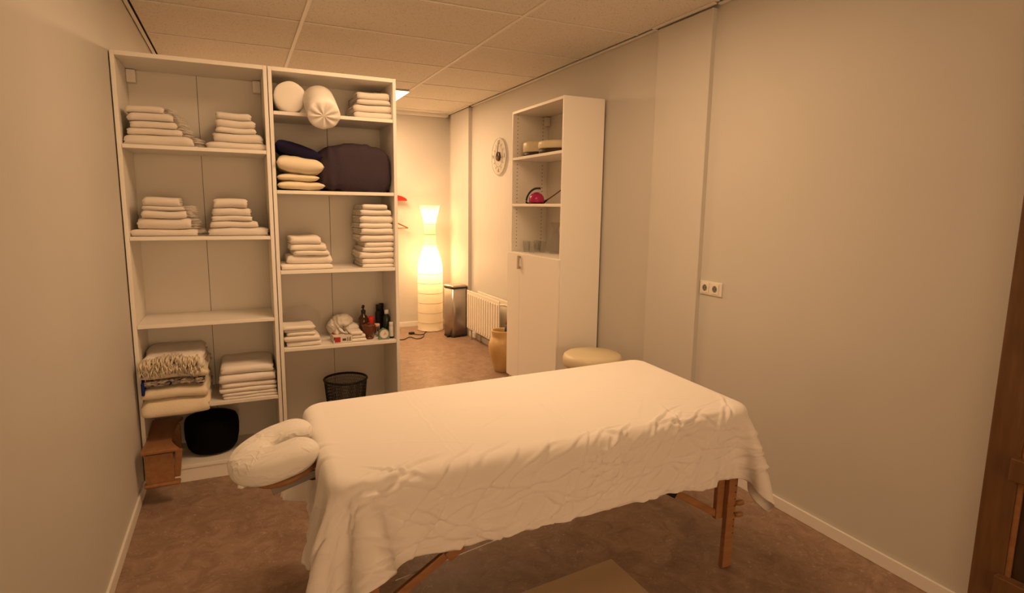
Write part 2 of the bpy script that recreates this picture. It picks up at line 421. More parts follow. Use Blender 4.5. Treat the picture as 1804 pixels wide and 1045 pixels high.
# wooden door frame at the right edge
d = thing('door_1', 'brown wooden door frame with slatted rails at the right edge', 'door', (XR, .8, 0), kind='structure')
box('jamb', XR-.035, XR, 1.045, 1.150, 0, 2.25, MWOODD, d, bev=.004)
box('edge_strip', XR-.030, XR, 1.028, 1.045, 0, 2.25, MWOODL, d, bev=.002)  # paler wood colour stands in for the light in the gap beside the jamb
box('door_leaf', XR-.02, XR, .10, 1.028, .01, 2.2, MWOODDK, d, bev=.002)
for z in (.16, .62, 1.08, 1.54, 2.0): box('rail', XR-.065, XR-.02, .10, 1.062, z, z+.085, MWOODD, d, bev=.004)
box('jamb', XR-.035, XR, -.02, .10, 0, 2.25, MWOODD, d, bev=.004)

# ================================================================== BOOKCASES
def bookcase(x0, x1, shelves, label):
    H, D, t = 2.327, .385, .02
    T = thing('bookcase', label, 'bookcase', ((x0+x1)/2, YB+D/2, 0), group='white bookcases across the room')
    yb = YB+D
    box('side_panel', x0, x0+t, YB, yb, 0, H, MCAB, T); box('side_panel', x1-t, x1, YB, yb, 0, H, MCAB, T)
    box('top_panel', x0+t, x1-t, YB, yb, H-.022, H, MCAB, T)
    box('bottom_panel', x0+t, x1-t, YB, yb-.012, .080, .101, MCAB, T)
    box('plinth', x0+t, x1-t, YB+.004, YB+.018, 0, .080, MCAB, T)
    xm = (x0+x1)/2
    box('back_panel', x0+t, xm-.0012, yb-.012, yb-.006, .03, H-.022, MBACK, T, bev=.001, seg=1)
    box('back_panel', xm+.0012, x1-t, yb-.012, yb-.006, .03, H-.022, MBACK, T, bev=.001, seg=1)
    box('backing', x0+t, x1-t, yb-.006, yb-.001, .03, H-.022, MDARK, T, bev=0)
    for z in shelves: box('shelf', x0+t+.001, x1-t-.001, YB+.001, yb-.014, z-.020, z, MCAB, T)
    for xa in (x0+t+.001, x1-t-.046):
        box('wall_bracket', xa, xa+.045, yb-.060, yb-.014, H-.095, H-.026, MCAB, T, bev=.004)
    return T
LS = [1.872, 1.396, .922, .452]; RS = [2.091, 1.655, 1.193, .730]
bookcase(-.538, .187, LS, 'tall white open bookcase against the left wall')
bookcase(.191, .904, RS, 'tall white open bookcase next to the gap with the lamp')

# ================================================================== FOLDED TEXTILES
def folddata(x0, x1, yf, depth, z0, h, nu=2, seed=0, nx=18, amp=.006, ragged=.010, arc=1.0, droop=0, fseed=0, zs=0):
    t = h/(2*nu); V = []; Fc = []
    xs = [0, .006, .02]+[(i+1)/(nx+1) for i in range(nx)]+[.98, .994, 1]; ks = [.35, .75, .95]+[1]*nx+[.95, .75, .35]
    for k in range(nu):
        Ho, Hi = h/2-k*t, max(h/2-(k+1)*t+.0006, .0004)
        c = h/2*arc
        def path(Hh):
            P = [(depth-.004*k, Hh)]
            for i in range(1, 5): P.append((depth+(c-depth)*i/5, Hh))
            for i in range(0, 9):
                A = PI/2+PI*i/8; P.append((c+math.cos(A)*Hh*arc, math.sin(A)*Hh))
            for i in range(1, 5): P.append((c+(depth-c)*i/5, -Hh))
            P.append((depth-.004*k, -Hh)); return P
        po, pi = path(Ho), path(Hi); n = len(po); base = len(V)
        for s, kk in zip(xs, ks):
            for which in (0, 1):
                for (ay, az), (by, bz) in zip(po, pi):
                    my, mz = (ay+by)/2, (az+bz)/2
                    py, pz = (ay, az) if which == 0 else (by, bz)
                    py = my+(py-my)*kk; pz = mz+(pz-mz)*kk
                    e = ragged*noise.noise(Vector((py*9+seed, pz*70, 3.1+k+(5 if s > .5 else 0))))
                    X = x0+(x1-x0)*s + e*(1 if s < .5 else -1)*(1-min(1, 4*min(s, 1-s)))
                    edge = min(s, 1-s)
                    Y = yf+py + amp*1.3*noise.noise(Vector((X*7, seed*1.7, pz*12))) + .010*max(0, 1-edge/.10)**2*(1 if py < depth*.5 else 0)
                    up_ = (pz+h/2)*(1-.20*max(0, 1-edge/.09)**1.6)*(1-.10*max(0, noise.noise(Vector((X*11, seed*5.1, 2)))))
                    Z = z0+up_ + amp*noise.noise(Vector((X*7, (Y-YB)*5, fseed)))*min(1, max(0, (z0+up_-zs)/.06)) - droop*max(0, YB-Y)*2
                    V.append(Vector((X, Y, Z)))
        m = len(xs); row = 2*n
        for i in range(m-1):
            a = base+i*row; b2 = base+(i+1)*row
            for j in range(n-1):
                Fc.append([a+j, a+j+1, b2+j+1, b2+j]); Fc.append([a+n+j+1, a+n+j, b2+n+j, b2+n+j+1])
            Fc.append([a, b2, b2+n, a+n]); Fc.append([a+n-1, a+2*n-1, b2+2*n-1, b2+n-1])
        for a in (base, base+(m-1)*row):
            for j in range(n-1): Fc.append([a+j, a+j+1, a+n+j+1, a+n+j])
    return V, Fc

def fringe(parent, xs, yf, depth, z0, h, n, side, seed, ln=.045, m=MTOW):
    rd = random.Random(seed); B = MB()
    for i in range(n):
        y = yf+.03+rd.random()*(depth-.05); z = z0+rd.random()*h*.9+.002
        l = ln*(.6+.8*rd.random()); dy = (rd.random()-.5)*.03; w = .0022
        p = Vector((xs, y, z)); q = Vector((xs+side*l*.6, y+dy*.5, z+.004*rd.random())); r = Vector((xs+side*l, y+dy, z-.012*rd.random()))
        if r.z < z0+.002: r.z = z0+.002
        B.tube([p, q, r], [w, w*.9, w*.3], 4)
    o = B.build('fringe', m, parent); o['kind'] = 'stuff'; return o

def stack(rowsx, yf, depth, zs, names, group, m=MTOW, name='folded_towel', cat='towel', nu=2, seed=0, fr=None, yoff=None, amp=.009):
    """rowsx top->bottom: (xleft, xright, ytop, ybottom) of each front face in photo pixels"""
    tops = hit((rowsx[0][0]+rowsx[0][1])/2, rowsx[0][2], 1, yf)[2]
    hs = []
    for a, b_, c, d_ in rowsx:
        mid = (a+b_)/2; hs.append(abs(hit(mid, c, 1, yf)[2]-hit(mid, d_, 1, yf)[2]))
    k = (tops-zs)/sum(hs); z = zs+.001
    out = []
    for i in range(len(rowsx)-1, -1, -1):
        a, b_, c, d_ = rowsx[i]; ym = (c+d_)/2
        h = hs[i]*k; yo = yf+(yoff[i] if yoff else random.uniform(-.006, .008))
        x0, x1 = hit(a, ym, 1, yo)[0], hit(b_, ym, 1, yo)[0]
        dd = depth*random.uniform(.94, 1.03)
        V, Fc = folddata(x0, x1, yo, dd, z, h-.0012, nu=nu, seed=seed+i*3.7, amp=amp, fseed=seed*1.3, zs=zs)
        mm = m[i] if isinstance(m, list) else m
        o = mk(name, V, Fc, mm); tag(o, names[i], cat, group)
        if fr and fr[i]: fringe(o, x1-.004, yo, dd, z, h, fr[i], 1, seed+i)
        out.append(o); z += h
    return out

ORD = ['top', 'second', 'third', 'fourth', 'fifth', 'sixth', 'seventh', 'eighth', 'ninth', 'tenth', 'bottom']
def labels(n, where, what='white folded towel'):
    out = []
    for i in range(n):
        p = 'topmost' if i == 0 else ('lowest' if i == n-1 else ORD[i]+' from top')
        out.append('%s, %s %s' % (what, p, where))
    return out

stack([(219.5, 288, 186, 199), (224, 304, 199, 214), (228, 311, 214, 228), (223, 321, 228, 241), (217, 340, 237, 257)],
      YB+.03, .30, LS[0], labels(5, 'of the fringed stack, top shelf of left bookcase'), 'towels on the bookcase shelves', seed=1, fr=[60, 70, 70, 90, 80])
stack([(380, 441.5, 198, 213), (380, 450, 213, 229), (380, 451, 227, 239), (376, 463, 236, 255), (364, 472.5, 250, 264.5)],
      YB+.03, .30, LS[0], labels(5, 'of right-hand stack, top shelf of left bookcase'), 'towels on the bookcase shelves', seed=21)
stack([(250.7, 316, 347, 366.6), (249, 324, 362, 371), (248.6, 328, 370, 387), (241, 336, 383, 406), (229, 348, 402, 417)],
      YB+.03, .30, LS[1], labels(5, 'of left-hand stack, second shelf of left bookcase'), 'towels on the bookcase shelves', seed=41, fr=[0, 30, 34, 34, 24])
stack([(376, 435, 350, 367), (373.5, 442, 366.6, 381), (372, 444, 379, 388.5), (370, 454.6, 387, 399), (367, 473, 399, 414)],
      YB+.03, .30, LS[1], labels(5, 'of right-hand stack, second shelf of left bookcase'), 'towels on the bookcase shelves', seed=61)
stack([(630, 687, 163, 178), (630, 688.5, 176, 187), (624, 694, 183, 199), (625, 694, 195, 209)],
      YB+.035, .31, RS[0], labels(4, 'on top shelf of the bookcase beside the lamp'), 'towels on the bookcase shelves', seed=81)
stack([(512, 565.7, 416, 432), (512, 576, 430, 442.7), (517, 580.7, 441, 451), (507, 585.5, 451, 468), (497, 586.6, 467.5, 478.5)],
      YB+.03, .30, RS[2], labels(5, 'of the short stack above the tissue box'), 'towels on the bookcase shelves', seed=101, m=MTOW2)
stack([(639.5, 683, 360, 373), (636, 690, 370, 385), (636, 693, 377, 396), (634, 692, 391, 404), (637, 694.5, 400, 416), (636, 697, 411, 429),
       (644, 696, 426, 439), (639.5, 695, 431, 443), (635, 697, 437, 453), (639.5, 696, 451, 464.7), (639.5, 696, 464, 473)],
      YB+.03, .32, RS[2], labels(11, 'of the tall stack beside the lamp'), 'towels on the bookcase shelves', seed=121, m=MTOW2, amp=.006)

# folded linen, bottom right of the left bookcase
stack([(389, 482, 646, 663), (386, 486, 660, 678), (391, 487, 675, 686), (387, 488, 684, 693), (392, 488, 691, 697), (394, 488, 696, 702)],
      YB+.02, .345, LS[3], labels(6, 'in the flat pile beside the fringed blanket', 'white folded bed sheet'), 'folded sheets', m=MLINEN, name='folded_sheet', cat='sheet', seed=151)

# blankets, lower left, bulging over the shelf edge
def blanket(name, label, x0, x1, yf, depth, z0, h, m, seed, cat='blanket', nu=1, amp=.012, droop=0):
    V, Fc = folddata(x0, x1, yf, depth, z0, h, nu=nu, seed=seed, amp=amp, ragged=.02, nx=26, droop=droop, fseed=7.7, zs=LS[3])
    o = mk(name, V, Fc, m); return tag(o, label, cat, 'blankets on the lowest shelf')
zb = LS[3]+.002
blanket('folded_blanket', 'thick cream blanket at the bottom of the pile, hanging over the shelf edge', -.514, -.195, YB-.085, .42, zb, .075, MCREAM, 3, nu=2, droop=.22)
blanket('folded_blanket', 'cream dotted blanket between the thick blanket and the dark patterned cloth', -.512, -.198, YB-.07, .40, zb+.076, .058, MCREAM, 5, droop=.12)
o = blanket('patterned_cloth', 'navy and white patterned cloth folded between cream blankets', -.512, -.215, YB-.06, .38, zb+.136, .034, MPATT, 8, cat='cloth', amp=.014)
V, Fc = boxdata(-.5125, -.497, YB-.072, YB+.05, zb+.096, zb+.168, .006); mk('blue_fold', V, Fc, MBLUE, o)['label'] = 'bright blue folded corner'
blanket('folded_blanket', 'brownish cream blanket folded right under the fringed throw', -.506, -.196, YB-.055, .38, zb+.172, .042, MCREAM, 11)
o = blanket('fringed_throw', 'cream throw with a thick tassel fringe on top of the blankets', -.508, -.215, YB-.03, .375, zb+.216, .075, MLINEN, 14, cat='throw', nu=2)
B = MB(); rd = random.Random(5)
for i in range(330):
    x = -.512+rd.random()*.285; f = rd.random()
    p = Vector((x, YB-.045-rd.random()*.012, zb+.292-f*.075+.01*math.sin(x*30)))
    q = p+Vector(((rd.random()-.5)*.02, -.012-rd.random()*.014, -.006)); r = q+Vector(((rd.random()-.5)*.016, -.004+rd.random()*.01, -.016-rd.random()*.014))
    if p.y > YB-.05: p.y = YB-.03
    B.tube([p+Vector((0, .03, .004)), q, r], [.0036, .0042, .003], 5)
fr = B.build('tassel_fringe', MCREAM, o); fr['kind'] = 'stuff'

# small folded cloths on the fourth shelf, right bookcase
stack([(499, 555, 574, 584), (501, 553, 583, 588), (506, 556, 587, 595), (502, 564, 594, 607), (506, 567, 606, 618)],
      YB+.02, .17, RS[3], labels(5, 'of the small pile left of the tissue box', 'small folded cotton cloth'), 'small cloths on the fourth shelf',
      m=[MTOW2, MLINEN, MTOW2, MTOW2, MTOW2], name='folded_cloth', cat='cloth', seed=171, amp=.007)
bag = mk('plastic_bag', *blob((.335, YB+.27, RS[3]+.105), .115, .085, .105, e=2.6, amp=.35, fr=9, seed=4), MBAG); tag(bag, 'clear plastic bag behind the small folded cloths', 'bag')

# ================================================================== BOLSTERS AND PILLOWS
def bolster(name, label, c, r, length, tilt=0, yaw=0, sq=1.0, wr=0.0):
    V = []; Fc = []; n = 36
    prof = [(0, 0), (.35, .004), (.62, .014), (.82, .032), (.94, .06), (1, .10)]
    L_ = length; rings = [(a*r, b_*r*1.6) for a, b_ in prof] + [(r*1.01, L_*.35), (r*1.01, L_*.65)] + [(a*r, L_-b_*r*1.6) for a, b_ in prof[::-1]]
    rot = Matrix.Rotation(yaw, 3, 'Z') @ Matrix.Rotation(tilt, 3, 'X')
    for q, y in rings:
        for j in range(n):
            A = 2*PI*j/n
            k = 1+.03*noise.noise(Vector((math.cos(A)*1.5, math.sin(A)*1.5, y*6+c[0]*9)))
            yy = y
            if wr and y < L_*.3: yy = y + wr*math.sin(A*9+2*noise.noise(Vector((A, q*20, 1))))*min(1, q/(r*.4))*max(0, 1-q/r*.6)
            p = rot @ Vector((q*k*math.cos(A), yy, q*k*sq*math.sin(A))); V.append(p+Vector(c))
    for i in range(len(rings)-1):
        for j in range(n): Fc.append([i*n+j, i*n+(j+1) % n, (i+1)*n+(j+1) % n, (i+1)*n+j])
    o = mk(name, V, Fc, MBOL); return tag(o, label, 'bolster', 'bolsters on the top shelf')
bolster('bolster_pillow', 'round white bolster standing back on the top shelf', (.306, YB+.02, RS[0]+.088), .086, .34, sq=.98)
p_ = hit(571, 206, 1, YB-.165)
bolster('bolster_pillow', 'white bolster with gathered end hanging over the top shelf edge', (p_.x, p_.y, p_.z+.006), .088, .25, tilt=math.radians(29), sq=.95, wr=.008)

def pillow(name, label, x0, x1, y0, y1, z0, h, m, seed, tilt=0.0, group='pillows in the bookcase', flat=.0):
    nu, nv = 26, 22; V = []; Fc = []
    for side in (1, -1):
        for i in range(nu+1):
            for j in range(nv+1):
                u, v = i/nu*2-1, j/nv*2-1
                th = max(0, (1-abs(u)**3.6))**.45*max(0, (1-abs(v)**3.6))**.45
                pinch = 1-.05*(1-abs(u*v))
                x = (x0+x1)/2+(x1-x0)/2*u*(1-.07*(1-v*v)*abs(u)); y = (y0+y1)/2+(y1-y0)/2*v*(1-.07*(1-u*u)*abs(v))
                nn = noise.noise(Vector((x*9, y*9, seed)))*.008*th + noise.noise(Vector((x*22, y*22, seed+9)))*.004*th
                z = z0+h/2+side*(h/2)*th*(1 if side > 0 else .96)+nn+tilt*u
                V.append(Vector((x, y, max(z, z0 - abs(tilt)))))
    n = (nu+1)*(nv+1)
    for s in (0, 1):
        for i in range(nu):
            for j in range(nv):
                a = s*n+i*(nv+1)+j; Fc.append([a, a+1, a+nv+2, a+nv+1])
    o = mk(name, V, Fc, m)
    bm = bmesh.new(); bm.from_mesh(o.data); bmesh.ops.remove_doubles(bm, verts=bm.verts, dist=.0015); bmesh.ops.recalc_face_normals(bm, faces=bm.faces); bm.to_mesh(o.data); bm.free()
    return tag(o, label, 'pillow', group)
z = RS[1]+.001
pillow('pillow', 'flat cream pillow, lowest of the pile beside the navy cushion', .212, .480, YB-.012, YB+.33, z, .056, MPILLOW, 1)
pillow('pillow', 'thin cream pillow second from the bottom of the pile', .213, .450, YB-.008, YB+.32, z+.050, .046, MPILLOW, 2)
pillow('pillow', 'plump cream pillow directly under the navy pillow', .2125, .475, YB-.03, YB+.32, z+.092, .105, MPILLOW, 3, tilt=-.010)
pillow('pillow', 'navy blue pillow on top of the cream pillows', .2125, .468, YB-.01, YB+.33, z+.180, .09, MNAVY, 4, tilt=-.034)
def crumpled_cushion():
    V, Fc = blob((0, 0, 0), .225, .165, .146, e=4.2, nu=84, nv=44)
    for v in V:
        a = noise.noise(Vector((v.x*5, v.y*4, v.z*3))); b_ = noise.noise(Vector((v.x*14, v.y*9, v.z*6+5)))
        c_ = noise.noise(Vector((v.x*22+3, v.y*6, v.z*5))); s = 1+.09*a+.05*(1-abs(b_)*2)+.045*(1-abs(c_)*2.5)
        v.x *= 1+.03*a; v.y *= s; v.z *= s*(1.0-.22*max(0, (v.x/.225))**2 - .28*max(0, -v.x/.225)**2 if v.z > 0 else 1)
    zmin = min(v.z for v in V)
    for v in V: v.z = max(v.z, -.14)
    return [v+Vector((.668, YB+.19, RS[1]+.1415)) for v in V], Fc
o = mk('floor_cushion', *crumpled_cushion(), MNAVY2); tag(o, 'big dark navy cushion squeezed into the second shelf', 'cushion')

# ================================================================== SMALL THINGS ON THE FOURTH SHELF
ZS = RS[3]+.001
tb = thing('tissue_box', 'open tissue box with red print and a tissue sticking out', 'tissue box', (.555, YB+.085, ZS))
x0, x1, y0, y1, h = .498, .612, YB+.028, YB+.165, .046
box('carton', x0, x1, y0, y1, ZS, ZS+h, MCARD, tb, bev=.002)
box('red_print', x0+.008, x0+.042, y0-.0012, y0+.001, ZS+.006, ZS+.038, MPRINTR, tb, bev=0); box('red_print', x0+.004, x0+.045, y0+.05, y1-.02, ZS+h-.001, ZS+h+.001, MPRINTR, tb, bev=0)
box('dark_print', x0+.002, x0+.009, y0-.0014, y0+.001, ZS+.02, ZS+.040, MPRINTK, tb, bev=0); box('dark_print', x0+.054, x0+.076, y0-.0012, y0+.001, ZS+.014, ZS+.028, MPRINTK, tb, bev=0)
for k, xx in enumerate((.082, .092, .100)): box('dark_print', x0+xx, x0+xx+.004, y0-.0012, y0+.001, ZS+.010, ZS+.036-.004*(k % 2), MPRINTK, tb, bev=0)
for k in range(4): box('dark_print', x1-.040+.008*k, x1-.036+.008*k, y0+.02, y0+.06+.008*(k % 2), ZS+h-.001, ZS+h+.001, MPRINTK, tb, bev=0)
V = []; Fc = []; nn = 14
for i in range(nn+1):
    for j in range(9):
        s, tt = i/nn, j/8-.5
        V.append(Vector((.548-.030*s+.012*math.sin(5*s+3*tt)+tt*(.055-.01*s), YB+.10+.02*math.sin(7*tt+2*s)-.02*s, ZS+h-.002+.075*s*(1-.35*abs(tt))+.008*math.sin(9*tt))))
for i in range(nn):
    for j in range(8): a = i*9+j; Fc.append([a, a+1, a+10, a+9])
o = mk('tissue', V, Fc, MLINEN, tb); sm = o.modifiers.new('s', 'SOLIDIFY'); sm.thickness = .0015

stack([(618, 640, 585, 594), (620, 645, 592, 600), (618, 646, 599, 607)], YB+.035, .14, ZS, labels(3, 'of the tiny pile right of the tissue box', 'small folded white cloth'), 'tiny cloths by the tissue box',
      m=MTOW2, name='folded_cloth', cat='cloth', seed=191, amp=.006)
for i, (x, y, zz, rx, rz, lb) in enumerate(((.545, YB+.27, .055, .052, .055, 'crumpled grey-white cloth behind the tissue box, leftmost'), (.590, YB+.245, .105, .062, .042, 'crumpled white cloth on top of the bundle behind the tissue box'), (.648, YB+.235, .062, .050, .040, 'rolled white cloth lying between the bundle and the pump bottle'))):
    V, Fc = blob((x, y, ZS+zz if i != 2 else ZS+.062), rx, .05, rz, e=2.3, nu=64, nv=36, amp=.22, fr=22, seed=i*7)
    cc_ = sum(V, Vector())/len(V)
    for v in V:
        d_ = v-cc_; k_ = 1-abs(noise.noise(Vector((v.x*38+i, v.y*38, v.z*30))))*2.2
        v += d_*(.10*k_-.08)
    zmin = min(v.z for v in V)
    if i != 1: V = [v-Vector((0, 0, zmin-ZS)) for v in V]
    o = mk('crumpled_cloth', V, Fc, MLINEN); tag(o, lb, 'cloth', 'crumpled cloths behind the tissue box')

pb = thing('pump_bottle', 'brown glass pump bottle with black pump', 'bottle', (.715, YB+.20, ZS), group='bottles on the fourth shelf')
turn('bottle_body', [(.030, 0), (.0335, .004), (.034, .09), (.031, .115), (.022, .132), (.013, .140), (.013, .148)], (.715, YB+.20, ZS), MAMBER, pb)
turn('pump_collar', [(.0135, .146), (.0145, .148), (.0145, .168), (.006, .172), (.005, .186)], (.715, YB+.20, ZS), MBLKP, pb)
B = MB().add(*lathe([(.008, .186), (.009, .188), (.009, .200), (.006, .202)], (.715, YB+.20, ZS), 16)); B.tube([(.715, YB+.20, ZS+.195), (.705, YB+.18, ZS+.194), (.700, YB+.168, ZS+.188)], [.0045, .004, .003], 8); B.build('pump_head', MBLKP, pb)

o = thing('red_tube', 'small red tube standing behind the wooden mortar', 'tube', (.768, YB+.21, ZS))
V = []; Fc = []; n = 20
for a, zz, k in ((.018, .018, 1), (.0185, .05, .8), (.0185, .09, .45), (.019, .125, .08)):
    for j in range(n): A = 2*PI*j/n; V.append(Vector((.768+a*math.cos(A), YB+.21+a*k*math.sin(A), ZS+zz)))
for i in range(3):
    for j in range(n): Fc.append([i*n+j, i*n+(j+1) % n, (i+1)*n+(j+1) % n, (i+1)*n+j])
Fc.append(list(range(n))); Fc.append([3*n+j for j in range(n)])
mk('tube_body', V, Fc, MRED, o); turn('cap', [(.013, 0), (.0135, .001), (.013, .018)], (.768, YB+.21, ZS), MBROWN, o, 20)

c = (.728, YB+.095, ZS)
o = thing('wooden_mortar', 'dark brown turned wooden mortar with lid', 'mortar', c)
turn('bowl', [(.026, 0), (.029, .003), (.029, .008), (.020, .014), (.019, .022), (.029, .030), (.037, .050), (.041, .078), (.041, .084)], c, MBROWN, o)
turn('lid', [(.043, .084), (.043, .088), (.034, .092), (.010, .094)], c, MBROWN, o); turn('lid_knob', [(.006, .093), (.009, .097), (.008, .102), (.003, .104)], c, MBROWN, o, 16)

def bottle(label, x, y, r, h, neck, cap, mb, mc, name='bottle'):
    T = thing(name, label, 'bottle', (x, y, ZS), group='bottles on the fourth shelf'); sh = h*.70
    turn('bottle_body', [(r*.92, 0), (r, .003), (r, sh), (r*.75, sh+.012), (neck, sh+.022), (neck, h-cap)], (x, y, ZS), mb, T, 24)
    turn('cap', [(neck*1.15, h-cap), (neck*1.2, h-cap+.001), (neck*1.2, h-.002), (neck*1.0, h)], (x, y, ZS), mc, T, 20); return T
bottle('tall black bottle in the back corner of the fourth shelf', .832, YB+.29, .020, .185, .013, .035, MBLKP, MBLKP)
bottle('black bottle just left of the shelf side, behind the green one', .862, YB+.335, .020, .185, .013, .03, MBLKP, MBLKP)
T = bottle('dark green bottle with a white cap', .859, YB+.165, .0225, .168, .012, .026, MGREEN, MWHITEP)
T = bottle('small white vial with white cap beside the shelf side', .8645, YB+.062, .0145, .105, .011, .03, MWHITEP, MWHITEP, 'vial'); turn('base_ring', [(.0150, 0), (.0152, .010), (.0148, .012)], (.8645, YB+.062, ZS), MBLKP, T, 20)
bottle('small clear glass jar with a pale lid behind the alarm clock', .790, YB+.14, .020, .085, .015, .018, MGLASS, MPINKP, 'jar')

c = (.812, YB+.045, ZS)
o = thing('alarm_clock', 'small teal alarm clock with cream dial and orange hands', 'alarm clock', c)
V = []; Fc = []; n = 25; pr = [(-.033, 0), (-.034, .004)]+[(.034*math.cos(PI-PI*i/18)*(1 if 1 else 1), .034+.034*math.sin(PI-PI*i/18)) for i in range(19)]+[(.034, .004), (.033, 0)]
for yy, k in ((-.013, .96), (-.011, 1), (.011, 1), (.014, .94)):
    for a, zz in pr: V.append(Vector((c[0]+a*k, c[1]+yy, c[2]+.034+(zz-.034)*k if zz > .001 else c[2])))
m_ = len(pr)
for i in range(3):
    for j in range(m_): Fc.append([i*m_+j, i*m_+(j+1) % m_, (i+1)*m_+(j+1) % m_, (i+1)*m_+j])
Fc += [list(range(m_)), [3*m_+j for j in range(m_)]]
mk('case', V, Fc, MTEAL, o, smooth=False)
def ydisc(c, r, t, n=32):  # short cylinder facing -Y
    V = [Vector((c[0]+r*math.cos(2*PI*j/n), c[1]+dy, c[2]+r*math.sin(2*PI*j/n))) for dy in (-t, 0) for j in range(n)]
    return V, [list(range(n))[::-1], [n+j for j in range(n)]]+[[j, (j+1) % n, n+(j+1) % n, n+j] for j in range(n)]
mk('dial', *ydisc((c[0], c[1]-.0125, c[2]+.036), .0275, .002), MFACE, o, smooth=False)
B = MB().tube([(c[0], c[1]-.016, c[2]+.036), (c[0]+.008, c[1]-.016, c[2]+.052)], .0011, 6).tube([(c[0]-.004, c[1]-.0165, c[2]+.028), (c[0]+.003, c[1]-.0165, c[2]+.038), (c[0]+.012, c[1]-.0165, c[2]+.037)], .0011, 6); B.build('hands', MORANGE, o)
B = MB()
for k in range(12): A = 2*PI*k/12; B.tube([(c[0]+.021*math.sin(A), c[1]-.0150, c[2]+.036+.021*math.cos(A)), (c[0]+.0245*math.sin(A), c[1]-.0150, c[2]+.036+.0245*math.cos(A))], .0008, 4)
B.build('hour_marks', MMARK, o); turn('snooze_button', [(.008, .066), (.008, .071), (.005, .0725)], (c[0]-.006, c[1], ZS), MTEAL, o, 14)

# ================================================================== BOTTOM OF THE BOOKCASES
# wire mesh waste basket
cb = (.588, YB+.185, .102)
wb = thing('waste_basket', 'black wire mesh waste basket in the bookcase bottom', 'waste basket', cb)
hb, rt, rbm = .355, .135, .105
B = MB(); B.add(*tubedata([(cb[0]+rt*math.cos(2*PI*j/40), cb[1]+rt*math.sin(2*PI*j/40), cb[2]+hb) for j in range(40)], .007, 8, closed=True)); B.build('rim', MMESH, wb)
turn('base', [(rbm, 0), (rbm+.001, .006), (rbm-.004, .007)], cb, MMESH, wb, 36)
B = MB(); NW = 84
for j in range(NW):
    for sgn in (1, -1):
        pts = []
        for i in range(5):
            f = i/4; A = 2*PI*(j/NW)+sgn*f*.62; r = rbm+(rt-rbm)*f
            pts.append((cb[0]+r*math.cos(A), cb[1]+r*math.sin(A), cb[2]+.004+f*(hb-.006)))
        B.tube(pts, .0011, 3)
for i in range(1, 40):
    f = i/40; r = rbm+(rt-rbm)*f
    B.add(*tubedata([(cb[0]+r*math.cos(2*PI*j/32), cb[1]+r*math.sin(2*PI*j/32), cb[2]+f*hb) for j in range(32)], .0009, 3, closed=True))
o = B.build('wire_mesh', MMESH, wb); o['kind'] = 'stuff'

# black round cushion
c = (-.203, YB+.20, .102)
o = turn('meditation_cushion', [(0, 0), (.09, 0), (.118, .010), (.135, .035), (.146, .09), (.149, .15), (.146, .185), (.138, .205), (.115, .216), (.07, .219), (0, .220)], c, MBLACK, n=44); tag(o, 'black round meditation cushion on the bookcase floor', 'cushion')

# kneeling bench standing on the bottom panel, sticking out at the front
kb = thing('kneeling_bench', 'brown wooden kneeling bench poking out of the bottom of the left bookcase', 'bench', (-.43, YB, .102))
V = []; Fc = []; ny = 14
for i in range(ny+1):
    s = i/ny; y = 3.385+.52*s; xr_ = -.335-.05*math.sin(PI*s)**.8-.022*s; xl_ = -.516
    zt = .292+.012*math.cos(PI*2*s)
    for (x, zz) in ((xl_, zt), (xr_, zt), (xr_, zt-.018), (xl_, zt-.018)): V.append(Vector((x, y, zz)))
for i in range(ny):
    for j in range(4): Fc.append([i*4+j, i*4+(j+1) % 4, (i+1)*4+(j+1) % 4, (i+1)*4+j])
Fc += [[0, 1, 2, 3], [ny*4+j for j in range(4)]]
o = mk('seat_board', V, Fc, MWOODL, kb, smooth=False); bv = o.modifiers.new('b', 'BEVEL'); bv.width = .004; bv.segments = 2
box('front_leg', -.502, -.372, 3.405, 3.423, .118, .276, MWOODL, kb, bev=.003)
V, Fc = boxdata(-.372, -.338, 3.425, 3.445, .13, .278, .003)
for v in V: v.x += (v.z-.2)*.12
mk('side_block', V, Fc, MWOODL, kb, smooth=False)
box('foot_rail', -.512, -.345, 3.392, 3.440, .098, .119, MWOODL, kb, bev=.009, seg=3)
box('back_leg', -.502, -.372, 3.85, 3.868, .103, .276, MWOODL, kb, bev=.003)
box('side_stretcher', -.452, -.422, 3.43, 3.86, .103, .122, MWOODL, kb, bev=.003)

# ================================================================== TALL NARROW CABINET ON THE RIGHT WALL
X0c, X1c, Y0c, Y1c, HC = 2.185, 2.535, 3.842, 4.735, 2.383
cb_ = thing('tall_cabinet', 'tall white cabinet with open shelves above doors on the right wall', 'cabinet', ((X0c+X1c)/2, (Y0c+Y1c)/2, 0))
t = .02
box('side_panel', X0c, X1c, Y0c, Y0c+t, 0, HC, MCAB, cb_); box('side_panel', X0c, X1c, Y1c-t, Y1c, 0, HC, MCAB, cb_)
box('top_panel', X0c, X1c, Y0c+t, Y1c-t, HC-.022, HC, MCAB, cb_); box('bottom_panel', X0c, X1c, Y0c+t, Y1c-t, .07, .09, MCAB, cb_)
box('plinth', X0c+.01, X0c+.025, Y0c+t, Y1c-t, 0, .07, MCAB, cb_); box('back_panel', X1c-.010, X1c-.003, Y0c+t, Y1c-t, .04, HC-.022, MBACK, cb_, bev=.001)
CS = [1.998, 1.607, 1.192]
for z in CS: box('shelf', X0c+.001, X1c-.012, Y0c+t+.001, Y1c-t-.001, z-.022, z, MCAB, cb_)
box('wall_bracket', X1c-.058, X1c-.012, Y1c-t-.046, Y1c-t-.001, HC-.10, HC-.026, MCAB, cb_, bev=.004)
